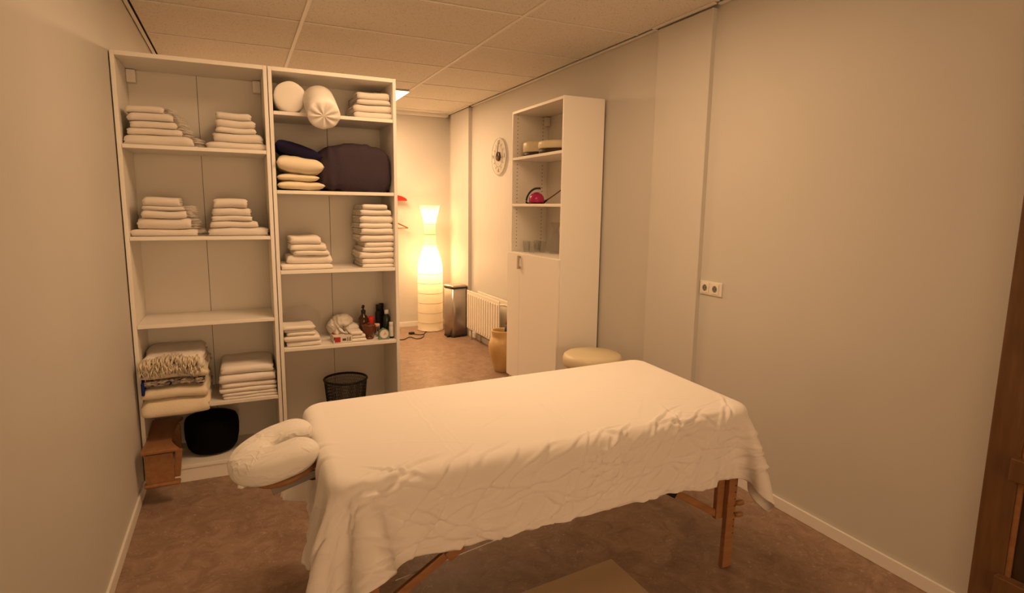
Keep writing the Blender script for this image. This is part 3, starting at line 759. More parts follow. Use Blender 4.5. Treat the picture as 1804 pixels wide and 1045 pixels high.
for ya, yb_, hy in ((Y0c+.001, 4.508, 4.525), (4.512, Y1c+.022, None)):
    dr = box('door', X0c-.018, X0c-.001, ya, yb_, .075, CS[2]-.004, MCAB, cb_, bev=.002)
    if ya < 4:
        B = MB().box(X0c-.046, X0c-.030, 4.488, 4.506, 1.058, 1.172, bev=.003).box(X0c-.032, X0c-.017, 4.491, 4.503, 1.150, 1.168, bev=.001).box(X0c-.032, X0c-.017, 4.491, 4.503, 1.062, 1.080, bev=.001)
        o = B.build('handle', MSTEEL, dr, smooth=False); o['label'] = 'steel bar handle'
B = MB()
for xx in (X0c+.045, X1c-.06):
    for i in range(36):
        zz = 1.24+i*.032
        if any(abs(zz-q+.011) < .02 for q in CS): continue
        n = 8; yy = Y1c-t-.0006
        B.add([Vector((xx+.0042*math.cos(2*PI*j/n), yy, zz+.0042*math.sin(2*PI*j/n))) for j in range(n)], [list(range(n))])
o = B.build('pin_holes', MDARK, cb_, smooth=False); o['kind'] = 'stuff'

# things in the cabinet
def round_seat(name, label, c, r, h):
    T = thing(name, label, 'cushion', c, group='round cushions in the cabinet')
    turn('dark_base', [(r*.9, 0), (r*.96, .004), (r*.96, .036), (r*.9, .038)], c, MWOODDK, T, 32)
    turn('pad', [(r*.95, .038), (r, .046), (r, h-.015), (r*.96, h-.004), (r*.85, h), (0, h+.004)], c, MLEATH, T, 32)
round_seat('round_cushion', 'thick round cream cushion on dark base, top shelf of tall cabinet', (2.365, 4.566, CS[0]+.001), .140, .125)
round_seat('round_cushion', 'flatter cream cushion nearer the side panel, top shelf of tall cabinet', (2.340, 4.215, CS[0]+.001), .150, .100)
c = Vector((2.262, 4.40, CS[1]+.001)); ev = Vector((.89, -.457, 0)); kk = .00475
wc = thing('watering_can', 'small magenta watering can with black arched handle and long spout', 'watering can', c)
cp = lambda a_, b_: c+ev*(a_*kk)+Vector((0, 0, b_*kk))
turn('can_body', [(.060, .008), (.064, .014), (.064, .035), (.058, .060), (.042, .080), (.020, .089), (0, .090)], c, MPINK, wc, 32)
turn('base_plate', [(.064, 0), (.066, .002), (.064, .009)], c, MBLKP, wc, 32)
mk('top_cap', *lathe([(.024, .086), (.022, .091), (0, .094)], c, 20), MBLKP, wc)
pts = smooth_path([cp(-17.5, 1), cp(-17.5, 7), cp(-16, 13), cp(-12.5, 19), cp(-7, 24), cp(-1, 26.5), cp(7, 26.5)], 4)
mk('handle', *tubedata(pts, .0085, 10), MBLKP, wc)['label'] = 'black arched handle'
mk('handle_foot', *tubedata([cp(-18, 1.2), cp(-10, 1.2)], .0055, 8), MBLKP, wc)
mk('spout_base', *tubedata([cp(12, 2.5), cp(18, 6.5)], [.012, .008], 10), MBLKP, wc)
mk('spout', *tubedata([cp(17, 6), cp(30, 15), cp(46, 27)], [.006, .005, .0045], 8), MBROWN, wc)
GZ = CS[2]+.001
def tumbler(label, x, y):
    pr = [(.020, 0), (.026, .001), (.028, .012), (.033, .05), (.0345, .095), (.0345, .096), (.0325, .095), (.0305, .05), (.025, .014), (0, .011)]
    o = turn('drinking_glass', pr, (x, y, GZ), MTHIN, n=28, cap=True); tag(o, label, 'glass', 'drinking glasses in the cabinet')
for (gx_, gy_), lb in (((2.28, 4.61), 'clear tumbler, leftmost of the glasses in the cabinet'), ((2.262, 4.47), 'clear tumbler at the front, next to the leftmost glass'),
                   ((2.40, 4.635), 'clear tumbler in the middle behind the front glass'), ((2.385, 4.52), 'clear tumbler nearest the carafe')): tumbler(lb, gx_, gy_)
o = turn('glass_carafe', [(.035, 0), (.05, .002), (.055, .02), (.055, .06), (.050, .11), (.034, .165), (.027, .20), (.029, .225), (.044, .262), (.0455, .262), (.0315, .226), (.0245, .20), (.031, .163), (.047, .108), (.052, .06), (.052, .022), (0, .012)], (2.425, 4.355, GZ), MTHIN, n=32); tag(o, 'clear glass carafe with flared neck in the cabinet', 'carafe')

# ================================================================== RIGHT WALL THINGS
def on_wall(x, y, z):  # local x = towards the viewer's right (-Y), local y = up, local z = out of the wall (-X)
    return Matrix(((0, 0, -1, x), (-1, 0, 0, y), (0, 1, 0, z), (0, 0, 0, 1)))
def wall_thing(name, label, cat, x, y, z):
    T = thing(name, label, cat, (0, 0, 0)); T.matrix_world = on_wall(x, y, z); return T
ck = wall_thing('wall_clock', 'round frosted glass wall clock with dark hub beside the tall cabinet', 'clock', XR, 5.815, 2.104)
R_ = .190
mk('glass_disc', *lathe([(R_, .020), (R_+.001, .022), (R_, .024)], (0, 0, 0), 56), MDISC, ck, local=True, smooth=False)
mk('rim', *tubedata([(R_*math.cos(2*PI*j/64), R_*math.sin(2*PI*j/64), .022) for j in range(64)], .0022, 6, closed=True), MMARK, ck, local=True)
mk('inner_ring', *tubedata([(.108*math.cos(2*PI*j/48), .108*math.sin(2*PI*j/48), .0245) for j in range(48)], .0012, 5, closed=True), MMARK, ck, local=True)
mk('hub', *lathe([(.044, 0), (.048, .004), (.048, .036), (.044, .040), (0, .041)], (0, 0, 0), 32), MHUB, ck, local=True)
B = MB()
for k in range(12):
    A = 2*PI*k/12
    if k % 3:
        mk('hour_mark', *tubedata([(.118*math.sin(A), .118*math.cos(A), .0248), (.142*math.sin(A), .142*math.cos(A), .0248)], .0022, 5), MMARK, ck, local=True)
for s, A in (('12', 0), ('3', 90), ('6', 180), ('9', 270)):
    V, Fc = text_mesh(s, .055); a = math.radians(A)
    mk('numeral', [Vector((v.x+.145*math.sin(a), v.y+.145*math.cos(a), v.z+.026)) for v in V], Fc, MMARK, ck, local=True, smooth=False)
B = MB().tube([(0, 0, .044), (.035, .128, .044)], [.004, .0025], 6); B.build('minute_hand', MBLKP, ck, local=True)
B = MB().tube([(0, 0, .042), (.088, -.006, .042)], [.005, .004], 6); B.build('hour_hand', MBLKP, ck, local=True)

so = wall_thing('wall_socket', 'double white wall socket beside the pilaster', 'socket', XR, 2.657, 1.112)
mk('frame_plate', *boxdata(-.090, .090, -.041, .041, 0, .009, .003), MWHITEP, so, local=True, smooth=False)
for sx in (-.044, .038):
    mk('socket_insert', *boxdata(sx-.031, sx+.031, -.031, .031, .009, .0125, .002), MFACE, so, local=True, smooth=False)
    mk('socket_well', *lathe([(.0215, .0127), (.0215, .0135), (.0195, .0138), (.019, .0128)], (sx, 0, 0), 28), MWHITEP, so, local=True)
    mk('well_floor', *lathe([(.0193, .0128), (.0193, .0131)], (sx, 0, 0), 28), MGREY, so, local=True, smooth=False)
    B = MB()
    for hx, hy, r in ((-.0095, 0, .0028), (.0095, 0, .0028), (0, -.017, .003), (0, .017, .003)): B.add(*lathe([(r, .0131), (r, .0136)], (sx+hx, hy, 0), 10))
    B.build('contact_holes', MDARK, so, local=True, smooth=False)

# radiator
ra = thing('radiator', 'white double panel radiator under the clock', 'radiator', (2.45, 5.98, .13))
for nm, xa in (('front_panel', 2.435), ('rear_panel', 2.520)):
    y0, y1 = (5.545, 6.505) if nm == 'front_panel' else (5.40, 6.37)
    B = MB().box(xa, xa+.012, y0, y1, .140, .600, bev=.004)
    if nm == 'front_panel':
        n = 14
        for k in range(n):
            y = y0+.05+(y1-y0-.1)*k/(n-1)
            B.box(xa-.008, xa+.001, y-.018, y+.018, .180, .560, bev=.0075)
    B.build(nm, MRAD, ra, smooth=False)
for k in range(14): y = 5.545+.05+.86*k/13; mk('lower_bead', *blob((2.430, y, .168), .006, .012, .009, nu=10, nv=6), MRAD, ra)
B = MB().tube([(2.445, 5.545, .565), (2.485, 5.50, .565), (2.515, 5.47, .55), (2.515, 5.44, .50), (2.515, 5.44, .30)], .013, 10); B.build('supply_pipe', MRAD, ra)
B = MB().tube([(2.515, 5.44, .47), (2.49, 5.44, .47)], .016, 10); B.build('valve', MBLKP, ra)
B = MB().tube([(2.47, 6.46, .16), (2.47, 6.46, 0)], .018, 10); B.build('foot', MRAD, ra)
B = MB().tube([(2.47, 5.62, .16), (2.47, 5.62, 0)], .018, 10); B.build('foot', MRAD, ra)
B = MB().tube([(2.525, 6.3, .0), (2.525, 6.3, .15)], .011, 8); B.build('return_pipe', MRAD, ra)

# ================================================================== FAR CORNER: LAMP, BIN, POT, HANGERS
cl = (2.185, 7.165)
zt = hit(757, 362, 1, cl[1])[2]
lm = thing('paper_floor_lamp', 'tall glowing white paper floor lamp with a pinched neck', 'floor lamp', (cl[0], cl[1], 0))
px = [(583, 22), (575, 22.2), (540, 22), (500, 22.2), (480, 22), (468, 21.2), (455, 18.5), (442, 14.3), (431, 11), (426, 10.2), (412, 10), (396, 10), (385, 12), (374, 14.8), (362, 17.6)]
dist = (Vector((cl[0], cl[1], .8))-Vector((0, 0, CH))).dot(CD)
prof = []
for y, hw in px:
    prof.append((hw*dist/F, max(.018, hit(757, y, 1, cl[1])[2])))
turn('paper_shade', prof, (cl[0], cl[1], 0), MPAPER, lm, n=40, cap=False)
def prof_r(z):
    for (r0, z0), (r1, z1) in zip(prof[:-1], prof[1:]):
        if z0 <= z <= z1: return r0+(r1-r0)*(z-z0)/(z1-z0)
    return prof[-1][0]
for y in (395, 413, 430, 447, 464, 481, 498, 515, 532, 549, 566):
    z = hit(757, y, 1, cl[1])[2]; r = prof_r(z)
    mk('paper_rib', *tubedata([(cl[0]+r*math.cos(2*PI*j/40), cl[1]+r*math.sin(2*PI*j/40), z) for j in range(40)], .0026, 5, closed=True), MRIB, lm)
for z, r in ((prof[0][1], prof[0][0]), (prof[-1][1], prof[-1][0])):
    mk('wire_ring', *tubedata([(cl[0]+r*math.cos(2*PI*j/40), cl[1]+r*math.sin(2*PI*j/40), z) for j in range(40)], .003, 6, closed=True), MLINEN, lm)
turn('base', [(.13, 0), (.135, .004), (.135, .014), (.12, .017)], (cl[0], cl[1], 0), MWHITEP, lm, 32)
mk('stem', *tubedata([(cl[0]+.06, cl[1], .015), (cl[0]+.06, cl[1], .84)], .006, 8), MWHITEP, lm)
BZ1, BZ2 = hit(757, 462, 1, cl[1])[2], hit(757, 378, 1, cl[1])[2]
for z, wv in ((BZ1, BULB_W), (BZ2, FLARE_W)):
    L_ = bpy.data.lights.new('bulb', 'POINT'); L_.energy = wv; L_.color = WARM; L_.shadow_soft_size = .035
    lo = bpy.data.objects.new('bulb', L_); C.objects.link(lo); lo.parent = lm; lo.location = (0, 0, z)
# cord with inline switch
pts = [hit(x, y, 2, .006) for x, y in ((702, 599), (712, 598), (722, 594), (735, 597), (745, 594), (748, 587), (752, 584))]
pts2 = [hit(x, y, 2, .006) for x, y in ((727, 588), (736, 589.5), (746, 589), (750, 584.5))]
co = thing('lamp_cord', 'black lamp cord with switch on the floor by the lamp', 'cord', (pts[0].x, pts[0].y, 0))
mk('cable', *tubedata(smooth_path(pts), .005, 8), MBLKP, co); mk('cable', *tubedata(smooth_path(pts2), .005, 8), MBLKP, co)
p = hit(725, 587, 2, .015); mk('switch', *blob((p.x, p.y, .016), .038, .024, .015, e=3), MBLKP, co)

# pedal bin
pb0 = hit(800, 595, 2, 0)
bn = thing('pedal_bin', 'slim brushed steel pedal bin between lamp and radiator', 'bin', (2.375, 6.745, 0), rz=math.radians(14))
zb_ = hit(800, 503, 1, 6.66)[2]
def rrect(hx, hy, r, z, n=6):
    P = []
    for cx, cy, a0 in ((hx-r, hy-r, 0), (-hx+r, hy-r, 90), (-hx+r, -hy+r, 180), (hx-r, -hy+r, 270)):
        for i in range(n+1):
            A = math.radians(a0+90*i/n); P.append(Vector((cx+r*math.cos(A), cy+r*math.sin(A), z)))
    return P
def loft(rings):
    V = []; Fc = []; n = len(rings[0])
    for r in rings: V += r
    for i in range(len(rings)-1):
        for j in range(n): Fc.append([i*n+j, i*n+(j+1) % n, (i+1)*n+(j+1) % n, (i+1)*n+j])
    Fc += [list(range(n))[::-1], [(len(rings)-1)*n+j for j in range(n)]]
    return V, Fc
mk('body', *loft([rrect(.105, .105, .03, .012), rrect(.105, .105, .03, zb_-.035)]), MSTEEL, bn, local=True)
mk('base_ring', *loft([rrect(.107, .107, .03, 0), rrect(.107, .107, .03, .014)]), MBLKP, bn, local=True)
mk('lid_seal', *loft([rrect(.108, .108, .03, zb_-.035), rrect(.108, .108, .03, zb_-.024)]), MBLKP, bn, local=True)
mk('lid', *loft([rrect(.111, .111, .03, zb_-.024), rrect(.111, .111, .03, zb_-.010), rrect(.100, .100, .03, zb_), rrect(.06, .06, .02, zb_+.003)]), MSTEEL, bn, local=True)
mk('pedal', *boxdata(-.150, -.100, -.05, -.005, .008, .024, .004), MBLKP, bn, local=True, smooth=False)
mk('hinge_box', *boxdata(.085, .112, -.08, .08, zb_-.06, zb_-.012, .004), MBLKP, bn, local=True, smooth=False)

# glazed pot with umbrella
pf = hit(884, 657, 2, 0); pdir = Vector((pf.x, pf.y, 0)).normalized(); pc = pf+pdir*.075
zr = hit(884, 581, 1, pc.y)[2]
po = turn('clay_pot', [(r, z*zr) for r, z in ((.066, 0), (.072, .01), (.084, .12), (.110, .32), (.128, .50), (.133, .60), (.128, .69), (.112, .77), (.098, .81), (.095, .845), (.098, .88), (.105, .96), (.105, .985), (.100, 1.0), (.092, .985), (.086, .90), (.084, .84), (.098, .79), (.118, .66), (.118, .55), (.095, .28), (.06, .08), (0, .06))], pc, MTERRA, n=48); tag(po, 'ochre glazed clay pot standing behind the tall cabinet', 'pot')
um = thing('umbrella', 'folded umbrella with black and orange cover standing in the clay pot', 'umbrella', (pc.x, pc.y, .04))
uq = lambda f: Vector((pc.x+.015+.055*f, pc.y+.01-.045*f, .05+.60*f))
mk('canopy', *tubedata([uq(0), uq(.45), uq(.68)], [.012, .026, .030], 12), MBLKP, um)
mk('orange_band', *tubedata([uq(.68), uq(.80)], [.029, .018], 12), mat('rust_cloth', (.35, .09, .03), .7), um)
mk('handle', *tubedata([uq(.80), uq(.95)], [.012, .011], 10), MBLKP, um)
mk('ferrule', *tubedata([uq(.945), uq(1)], [.013, .013], 10), MSTEEL, um)

# hangers on the back wall, mostly behind the bookcase
def hanger(name, label, xc, z, half, m, thick, group=None, pad=False):
    y = YBK-.055
    T = thing(name, label, 'hanger', (xc, y, z-.10), 'clothes hangers on the back wall')
    B = MB(); P = [Vector((xc+half*s, y, z-.085*abs(s)**1.25)) for s in [i/10-1 for i in range(21)]]
    if pad:
        n_ = 24; ar = [Vector((xc+half*math.cos(PI*i/n_), 0, z-.075+.075*math.sin(PI*i/n_))) for i in range(n_+1)]
        Vh = [Vector((q.x, y+dy, q.z)) for dy in (-.014, .014) for q in ar]; m_2 = n_+1
        B.add(Vh, [list(range(m_2)), [m_2+i for i in range(m_2)][::-1]]+[[i, (i+1) % m_2, m_2+(i+1) % m_2, m_2+i] for i in range(m_2)])
    else: B.tube(P, thick, 8)
    B.build('shoulder_bar', m, T, smooth=not pad)
    if not pad: mk('trouser_bar', *tubedata([(xc-half*.95, y, z-.085), (xc+half*.95, y, z-.085)], .005, 8), m, T)
    hk = [Vector((xc, y, z)), Vector((xc, y, z+.05))]+[Vector((xc+.02-.02*math.cos(a), y, z+.05+.022*math.sin(a))) for a in [PI*i/8 for i in range(1, 9)]]
    mk('hook', *tubedata(hk, .002, 6), MSTEEL, T)
    pg = thing('wall_peg', 'small steel peg carrying the %s hanger on the back wall' % ('red' if pad else 'wooden'), 'peg', (xc+.02, YBK, z+.06), 'pegs on the back wall')
    mk('peg', *tubedata([(xc+.02, YBK, z+.060), (xc+.02, YBK-.08, z+.068)], .006, 8), MSTEEL, pg)
hg = hit(719, 402, 1, YBK-.055); rg = hit(717, 354, 1, YBK-.055)
hanger('wooden_hanger', 'brown wooden clothes hanger on the back wall, left of the lamp', hg.x-.21, hg.z+.085, .21, MCORK, .0085)
hanger('red_hanger', 'red hanger with rounded end above the wooden one', rg.x-.205, rg.z+.075, .205, MRED, .062, pad=True)

# ================================================================== STOOL, FOOTSTOOL
sc_ = (2.262, 3.475)
st = thing('round_stool', 'round cream vinyl stool by the tall cabinet behind the massage table', 'stool', (sc_[0], sc_[1], 0))
turn('seat', [(.19, .455), (.205, .462), (.212, .485), (.213, .515), (.206, .537), (.188, .549), (.12, .555), (0, .557)], (sc_[0], sc_[1], 0), MLEATH, st, 44)
turn('seat_plate', [(.12, .44), (.17, .447), (.19, .455)], (sc_[0], sc_[1], 0), MBLKP, st, 32)
turn('column', [(.03, .07), (.03, .25), (.018, .25), (.018, .445)], (sc_[0], sc_[1], 0), MSTEEL, st, 20)
for k in range(5):
    A = 2*PI*k/5+.3; e = Vector((sc_[0]+.18*math.cos(A), sc_[1]+.18*math.sin(A), .062))
    mk('leg', *tubedata([(sc_[0], sc_[1], .085), e], [.018, .012], 8), MSTEEL, st)
    mk('castor', *blob((e.x, e.y, .026), .016, .016, .026), MBLKP, st)

fs = thing('foot_step', 'low tan footstep on the floor in front of the massage table', 'footstool', (1.0, 1.4, 0), rz=0)
zf = .16
A_, B_, C_ = hit(1077, 984, 2, zf), hit(918, 1044, 2, zf), hit(1143, 1044, 2, zf)
u_ = (B_-A_).normalized(); v_ = (C_-A_).normalized()
P1, P2, P3, P4 = A_, A_+u_*.62, A_+u_*.62+v_*.42, A_+v_*.42
ins = lambda P, k: [p+(sum(P, Vector())/4-p)*k for p in P]
def prism(P, z0, z1):
    V = [Vector((p.x, p.y, z0)) for p in P]+[Vector((p.x, p.y, z1)) for p in P]
    return V, [[3, 2, 1, 0], [4, 5, 6, 7]]+[[i, (i+1) % 4, 4+(i+1) % 4, 4+i] for i in range(4)]
o = mk('top_board', *prism([P1, P2, P3, P4], zf-.022, zf), MTAN, fs, smooth=False); bv = o.modifiers.new('b', 'BEVEL'); bv.width = .003; bv.segments = 2
o = mk('skirt', *prism(ins([P1, P2, P3, P4], .08), .03, zf-.022), MTAN, fs, smooth=False)
for p in ins([P1, P2, P3, P4], .12): mk('foot', *lathe([(.02, 0), (.022, .003), (.022, .03)], (p.x, p.y, 0), 14), MBLKP, fs)

# ================================================================== MASSAGE TABLE
ZT = .745
NL, FL, FR, NR = Vector((.212, 1.690)), Vector((.205, 2.520)), Vector((2.010, 2.615)), Vector((1.965, 1.745))
TL, TWd = 1.79, .85
def warp(x, y):
    u, v = x/TL, y/TWd
    p = NL*(1-u)*(1-v)+NR*u*(1-v)+FL*(1-u)*v+FR*u*v
    return p
ctr = warp(TL/2, TWd/2)
mt = thing('massage_table', 'beech folding massage table under the white sheet', 'massage table', (ctr.x, ctr.y, 0))
PADT = .065
def warped(V): return [Vector((*warp(v.x, v.y), v.z)) for v in V]
RCN = .085
def plan(hx, hy, r, z, n=8):
    P = []
    for cx, cy, a0 in ((hx-r, hy-r, 0), (-hx+r, hy-r, 90), (-hx+r, -hy+r, 180), (hx-r, -hy+r, 270)):
        for i in range(n+1):
            A = math.radians(a0+90*i/n); P.append(Vector((TL/2+cx+r*math.cos(A), TWd/2+cy+r*math.sin(A), z)))
    return P
V = []; Fc = []; rg_ = [plan(TL/2-.012-i_, TWd/2-.012-i_, RCN, z_) for i_, z_ in ((.006, ZT-PADT), (0, ZT-PADT+.01), (0, ZT-.035), (.008, ZT-.015), (.025, ZT-.006))]; n_ = len(rg_[0])
for r in rg_: V += r
for i in range(len(rg_)-1):
    for j in range(n_): Fc.append([i*n_+j, i*n_+(j+1) % n_, (i+1)*n_+(j+1) % n_, (i+1)*n_+j])
Fc += [list(range(n_))[::-1], [(len(rg_)-1)*n_+j for j in range(n_)]]
mk('padded_top', warped(V), Fc, MLEATH, mt)
B = MB()
for a in ((.03, TL-.03, .03, .055), (.03, TL-.03, TWd-.055, TWd-.03), (.03, .055, .055, TWd-.055), (TL-.055, TL-.03, .055, TWd-.055), (TL/2-.03, TL/2+.03, .055, TWd-.055)):
    B.box(a[0], a[1], a[2], a[3], ZT-PADT-.075, ZT-PADT, bev=.003)
B.v = warped(B.v); B.build('frame', MWOOD, mt, smooth=False)
def beam(p, q, wx, wy, bev=.003, side=None):
    p, q = Vector(p), Vector(q); t = (q-p); L_ = t.length; t.normalize()
    s = Vector(side) if side else Vector((0, 1, 0)); s = (s-t*s.dot(t)).normalized(); r = t.cross(s)
    V, Fc = boxdata(-wx/2, wx/2, -wy/2, wy/2, 0, L_, bev)
    return [p+r*v.x+s*v.y+t*v.z for v in V], Fc
ZFR = ZT-PADT-.02
lx = 1.905; ly = 1.790
legs = []
for (fx, fy, sx, sy) in ((1.905, 1.790, 1, 1), (.300, 1.745, -1, 1), (1.94, 2.545, 1, -1), (.292, 2.455, -1, -1)):
    up = Vector((fx-.018*sx, fy, ZFR))
    lg = mk('leg', *beam((fx-.004*sx, fy, 0), (fx+.006*sx, fy, .465), .050, .026), MWOOD, mt, smooth=False)
    mk('upper_leg', *beam((fx-.030*sx, fy+.026*sy, .225), (fx-.026*sx, fy+.026*sy, ZFR), .058, .024), MWOOD, lg, smooth=False)
    for zz in (.30, .245):
        xk = fx+.022*sx
        mk('knob', *tubedata([(xk, fy-.012*sy, zz), (xk+.02*sx, fy-.016*sy, zz), (xk+.036*sx, fy-.018*sy, zz)], [.010, .013, .012], 12), MWOOD, lg)
    B = MB()
    for k in range(9):
        zz = .16+k*.032; n = 8; yy = fy-.0135*sy; xx = fx+.017*sx
        B.add(*tubedata([(xx, fy-.0132*sy, zz), (xx, fy-.0140*sy, zz)], .0035, 8))
    B.build('adjustment_holes', MDARK, lg)
    # brace from the leg up towards the middle of the frame
    bx = fx-.045*sx; by = fy+.030*sy
    m1 = (bx-.29*sx, by, .425); end = (bx-.50*sx, by, .545)
    br = mk('brace', *beam((bx, by, .245), m1, .030, .018), MWOOD, mt, smooth=False)
    mk('brace_extension', *beam((m1[0]+.05*sx, by+.019*sy, .40), (end[0], by+.019*sy, .60), .040, .018), MWOOD, mt, smooth=False)
    mk('hinge_block', *beam((bx-.245*sx, by-.014*sy, .392), (bx-.30*sx, by-.014*sy, .426), .038, .012), MBLKP if sx > 0 else MWOOD, br, smooth=False)
mk('tension_cord', *tubedata([(.42, 1.80, .33), (.80, 1.80, .39), (1.50, 1.815, .44)], .0016, 6), MLINEN, mt)
mk('tension_cord', *tubedata([(.42, 2.45, .33), (.80, 2.45, .39), (1.50, 2.52, .44)], .0016, 6), MLINEN, mt)
B = MB()
for x, y in ((.36, 1.76), (1.85, 1.80), (.36, 2.45), (1.88, 2.54)): pass
for x in (.285, 1.925):
    ya, yb_ = (1.745, 2.455) if x < 1 else (1.79, 2.545)
    mk('cross_stretcher', *beam((x+(.02 if x < 1 else -.02), ya+.02, .52), (x+(.02 if x < 1 else -.02), yb_-.02, .52), .05, .02, side=(1, 0, 0)), MWOOD, mt, smooth=False)

# sheet: small position-based cloth run over the table top
def drape():
    L0, R0, N0, F0 = .34, .25, .272, .16          # overhang left, right, near, far
    dx = .0175
    nx = int((TL+L0+R0)/dx)+1; ny = int((TWd+N0+F0)/dx)+1
    gx, gy = np.meshgrid(np.linspace(-L0, TL+R0, nx), np.linspace(-N0, TWd+F0, ny), indexing='ij')
    cx, cy = TL/2, TWd/2; a = math.radians(-.5)
    X = np.stack([cx+(gx-cx)*math.cos(a)-(gy-cy)*math.sin(a), cy+(gx-cx)*math.sin(a)+(gy-cy)*math.cos(a), np.full_like(gx, ZT+.006)], -1)
    rs = np.random.RandomState(3)
    X[..., 2] += rs.rand(nx, ny)*.002
    sx = (TL+L0+R0)/(nx-1); sy = (TWd+N0+F0)/(ny-1)
    P = X.copy(); Vv = np.zeros_like(X)
    hx, hy, rad, th = TL/2, TWd/2, .035, .045
    top = (np.abs(X[..., 0]-cx) < hx-.06) & (np.abs(X[..., 1]-cy) < hy-.06)
    wgt = np.where(top, 0.02, 1.0)[..., None]
    def con(A, B_, rest, stiff, wa, wb):
        d = B_-A; l = np.linalg.norm(d, axis=-1, keepdims=True)+1e-9
        c = (l-rest)/l*d*stiff/(wa+wb)
        A += c*wa; B_ -= c*wb
    dt = .02
    diag = math.hypot(sx, sy)
    jit = 1+.0*rs.rand(1)
    for it in range(240):
        Vv *= .975; Vv[..., 2] -= 9.8*dt*(0.6 if it < 90 else .12)
        old = X.copy(); X = X+Vv*dt
        for s_ in range(6):
            for ax, rest in ((0, sx), (1, sy)):
                for o in (0, 1):
                    if ax == 0:
                        n = (nx-o)//2; A = X[o:o+2*n:2]; B_ = X[o+1:o+2*n:2]; wa = wgt[o:o+2*n:2]; wb = wgt[o+1:o+2*n:2]
                    else:
                        n = (ny-o)//2; A = X[:, o:o+2*n:2]; B_ = X[:, o+1:o+2*n:2]; wa = wgt[:, o:o+2*n:2]; wb = wgt[:, o+1:o+2*n:2]
                    con(A, B_, rest, 1.0, wa, wb)
            for o in (0, 1):
                n = (nx-o)//2
                con(X[o:o+2*n:2, :-1], X[o+1:o+2*n:2, 1:], diag, .35, wgt[o:o+2*n:2, :-1], wgt[o+1:o+2*n:2, 1:])
                con(X[o:o+2*n:2, 1:], X[o+1:o+2*n:2, :-1], diag, .35, wgt[o:o+2*n:2, 1:], wgt[o+1:o+2*n:2, :-1])
            # bending
            con(X[:-4], X[4:], sx*4, .22, wgt[:-4], wgt[4:]); con(X[:, :-4], X[:, 4:], sy*4, .22, wgt[:, :-4], wgt[:, 4:])
            # collision with rounded slab
            qx, qy, qz = X[..., 0]-cx, X[..., 1]-cy, X[..., 2]-(ZT-th)
            ex, ey = np.abs(qx)-(hx-RCN), np.abs(qy)-(hy-RCN)
            px_, py_ = np.maximum(ex, 0), np.maximum(ey, 0); l2 = np.hypot(px_, py_)
            d2 = l2+np.minimum(np.maximum(ex, ey), 0)-RCN            # 2d distance to the rounded plan
            use = l2 > 1e-6
            n2x = np.where(use, np.sign(qx)*px_/(l2+1e-9), np.where(ex > ey, np.sign(qx), 0)); n2y = np.where(use, np.sign(qy)*py_/(l2+1e-9), np.where(ex > ey, 0, np.sign(qy)))
            e1, e2 = d2+rad, np.abs(qz)-(th-rad)
            a1, a2 = np.maximum(e1, 0), np.maximum(e2, 0); ln = np.hypot(a1, a2)
            sd = ln+np.minimum(np.maximum(e1, e2), 0)-rad-.005
            k1_, k2_ = a1/(ln+1e-9), a2/(ln+1e-9)
            nrm = np.stack([n2x*k1_, n2y*k1_, np.sign(qz)*k2_], -1)
            nrm = np.where((ln > 1e-6)[..., None], nrm, np.array([0, 0, 1.0]))
            pen = sd < 0
            X = np.where(pen[..., None], X-nrm*sd[..., None], X)
            # frame and legs below push the cloth out
            ins_ = (np.abs(X[..., 0]-cx) < hx-.005) & (np.abs(X[..., 1]-cy) < hy-.005) & (X[..., 2] < ZT-2*th) & (X[..., 2] > .02)
            if ins_.any():
                dxx = hx-.005-np.abs(X[..., 0]-cx); dyy = hy-.005-np.abs(X[..., 1]-cy)
                mx = ins_ & (dxx < dyy); my = ins_ & ~(dxx < dyy)
                X[..., 0] = np.where(mx, cx+np.sign(X[..., 0]-cx)*(hx-.005), X[..., 0])
                X[..., 1] = np.where(my, cy+np.sign(X[..., 1]-cy)*(hy-.005), X[..., 1])
        Vv = (X-old)/dt
        sp = np.linalg.norm(Vv, axis=-1, keepdims=True); Vv = np.where(sp > 2.5, Vv*2.5/(sp+1e-9), Vv)
        fric = (np.abs(sd) < .004)[..., None]; Vv = np.where(fric, Vv*.3, Vv)
    return X, nx, ny
X, nx, ny = drape()
def upsample(A, k):
    """smooth (Catmull-Rom) refinement of the cloth grid along axis 0"""
    n = A.shape[0]; Pd = np.concatenate([2*A[:1]-A[1:2], A, 2*A[-1:]-A[-2:-1]], 0); out = []
    for q in range(k):
        t = q/k; p0, p1, p2, p3 = Pd[:n-1], Pd[1:n], Pd[2:n+1], Pd[3:n+2]
        out.append(.5*((2*p1)+(p2-p0)*t+(2*p0-5*p1+4*p2-p3)*t*t+(3*p1-p0-3*p2+p3)*t**3))
    R2 = np.empty(((n-1)*k+1,)+A.shape[1:]); 
    for q in range(k): R2[q:-1:k] = out[q]
    R2[-1] = A[-1]; return R2
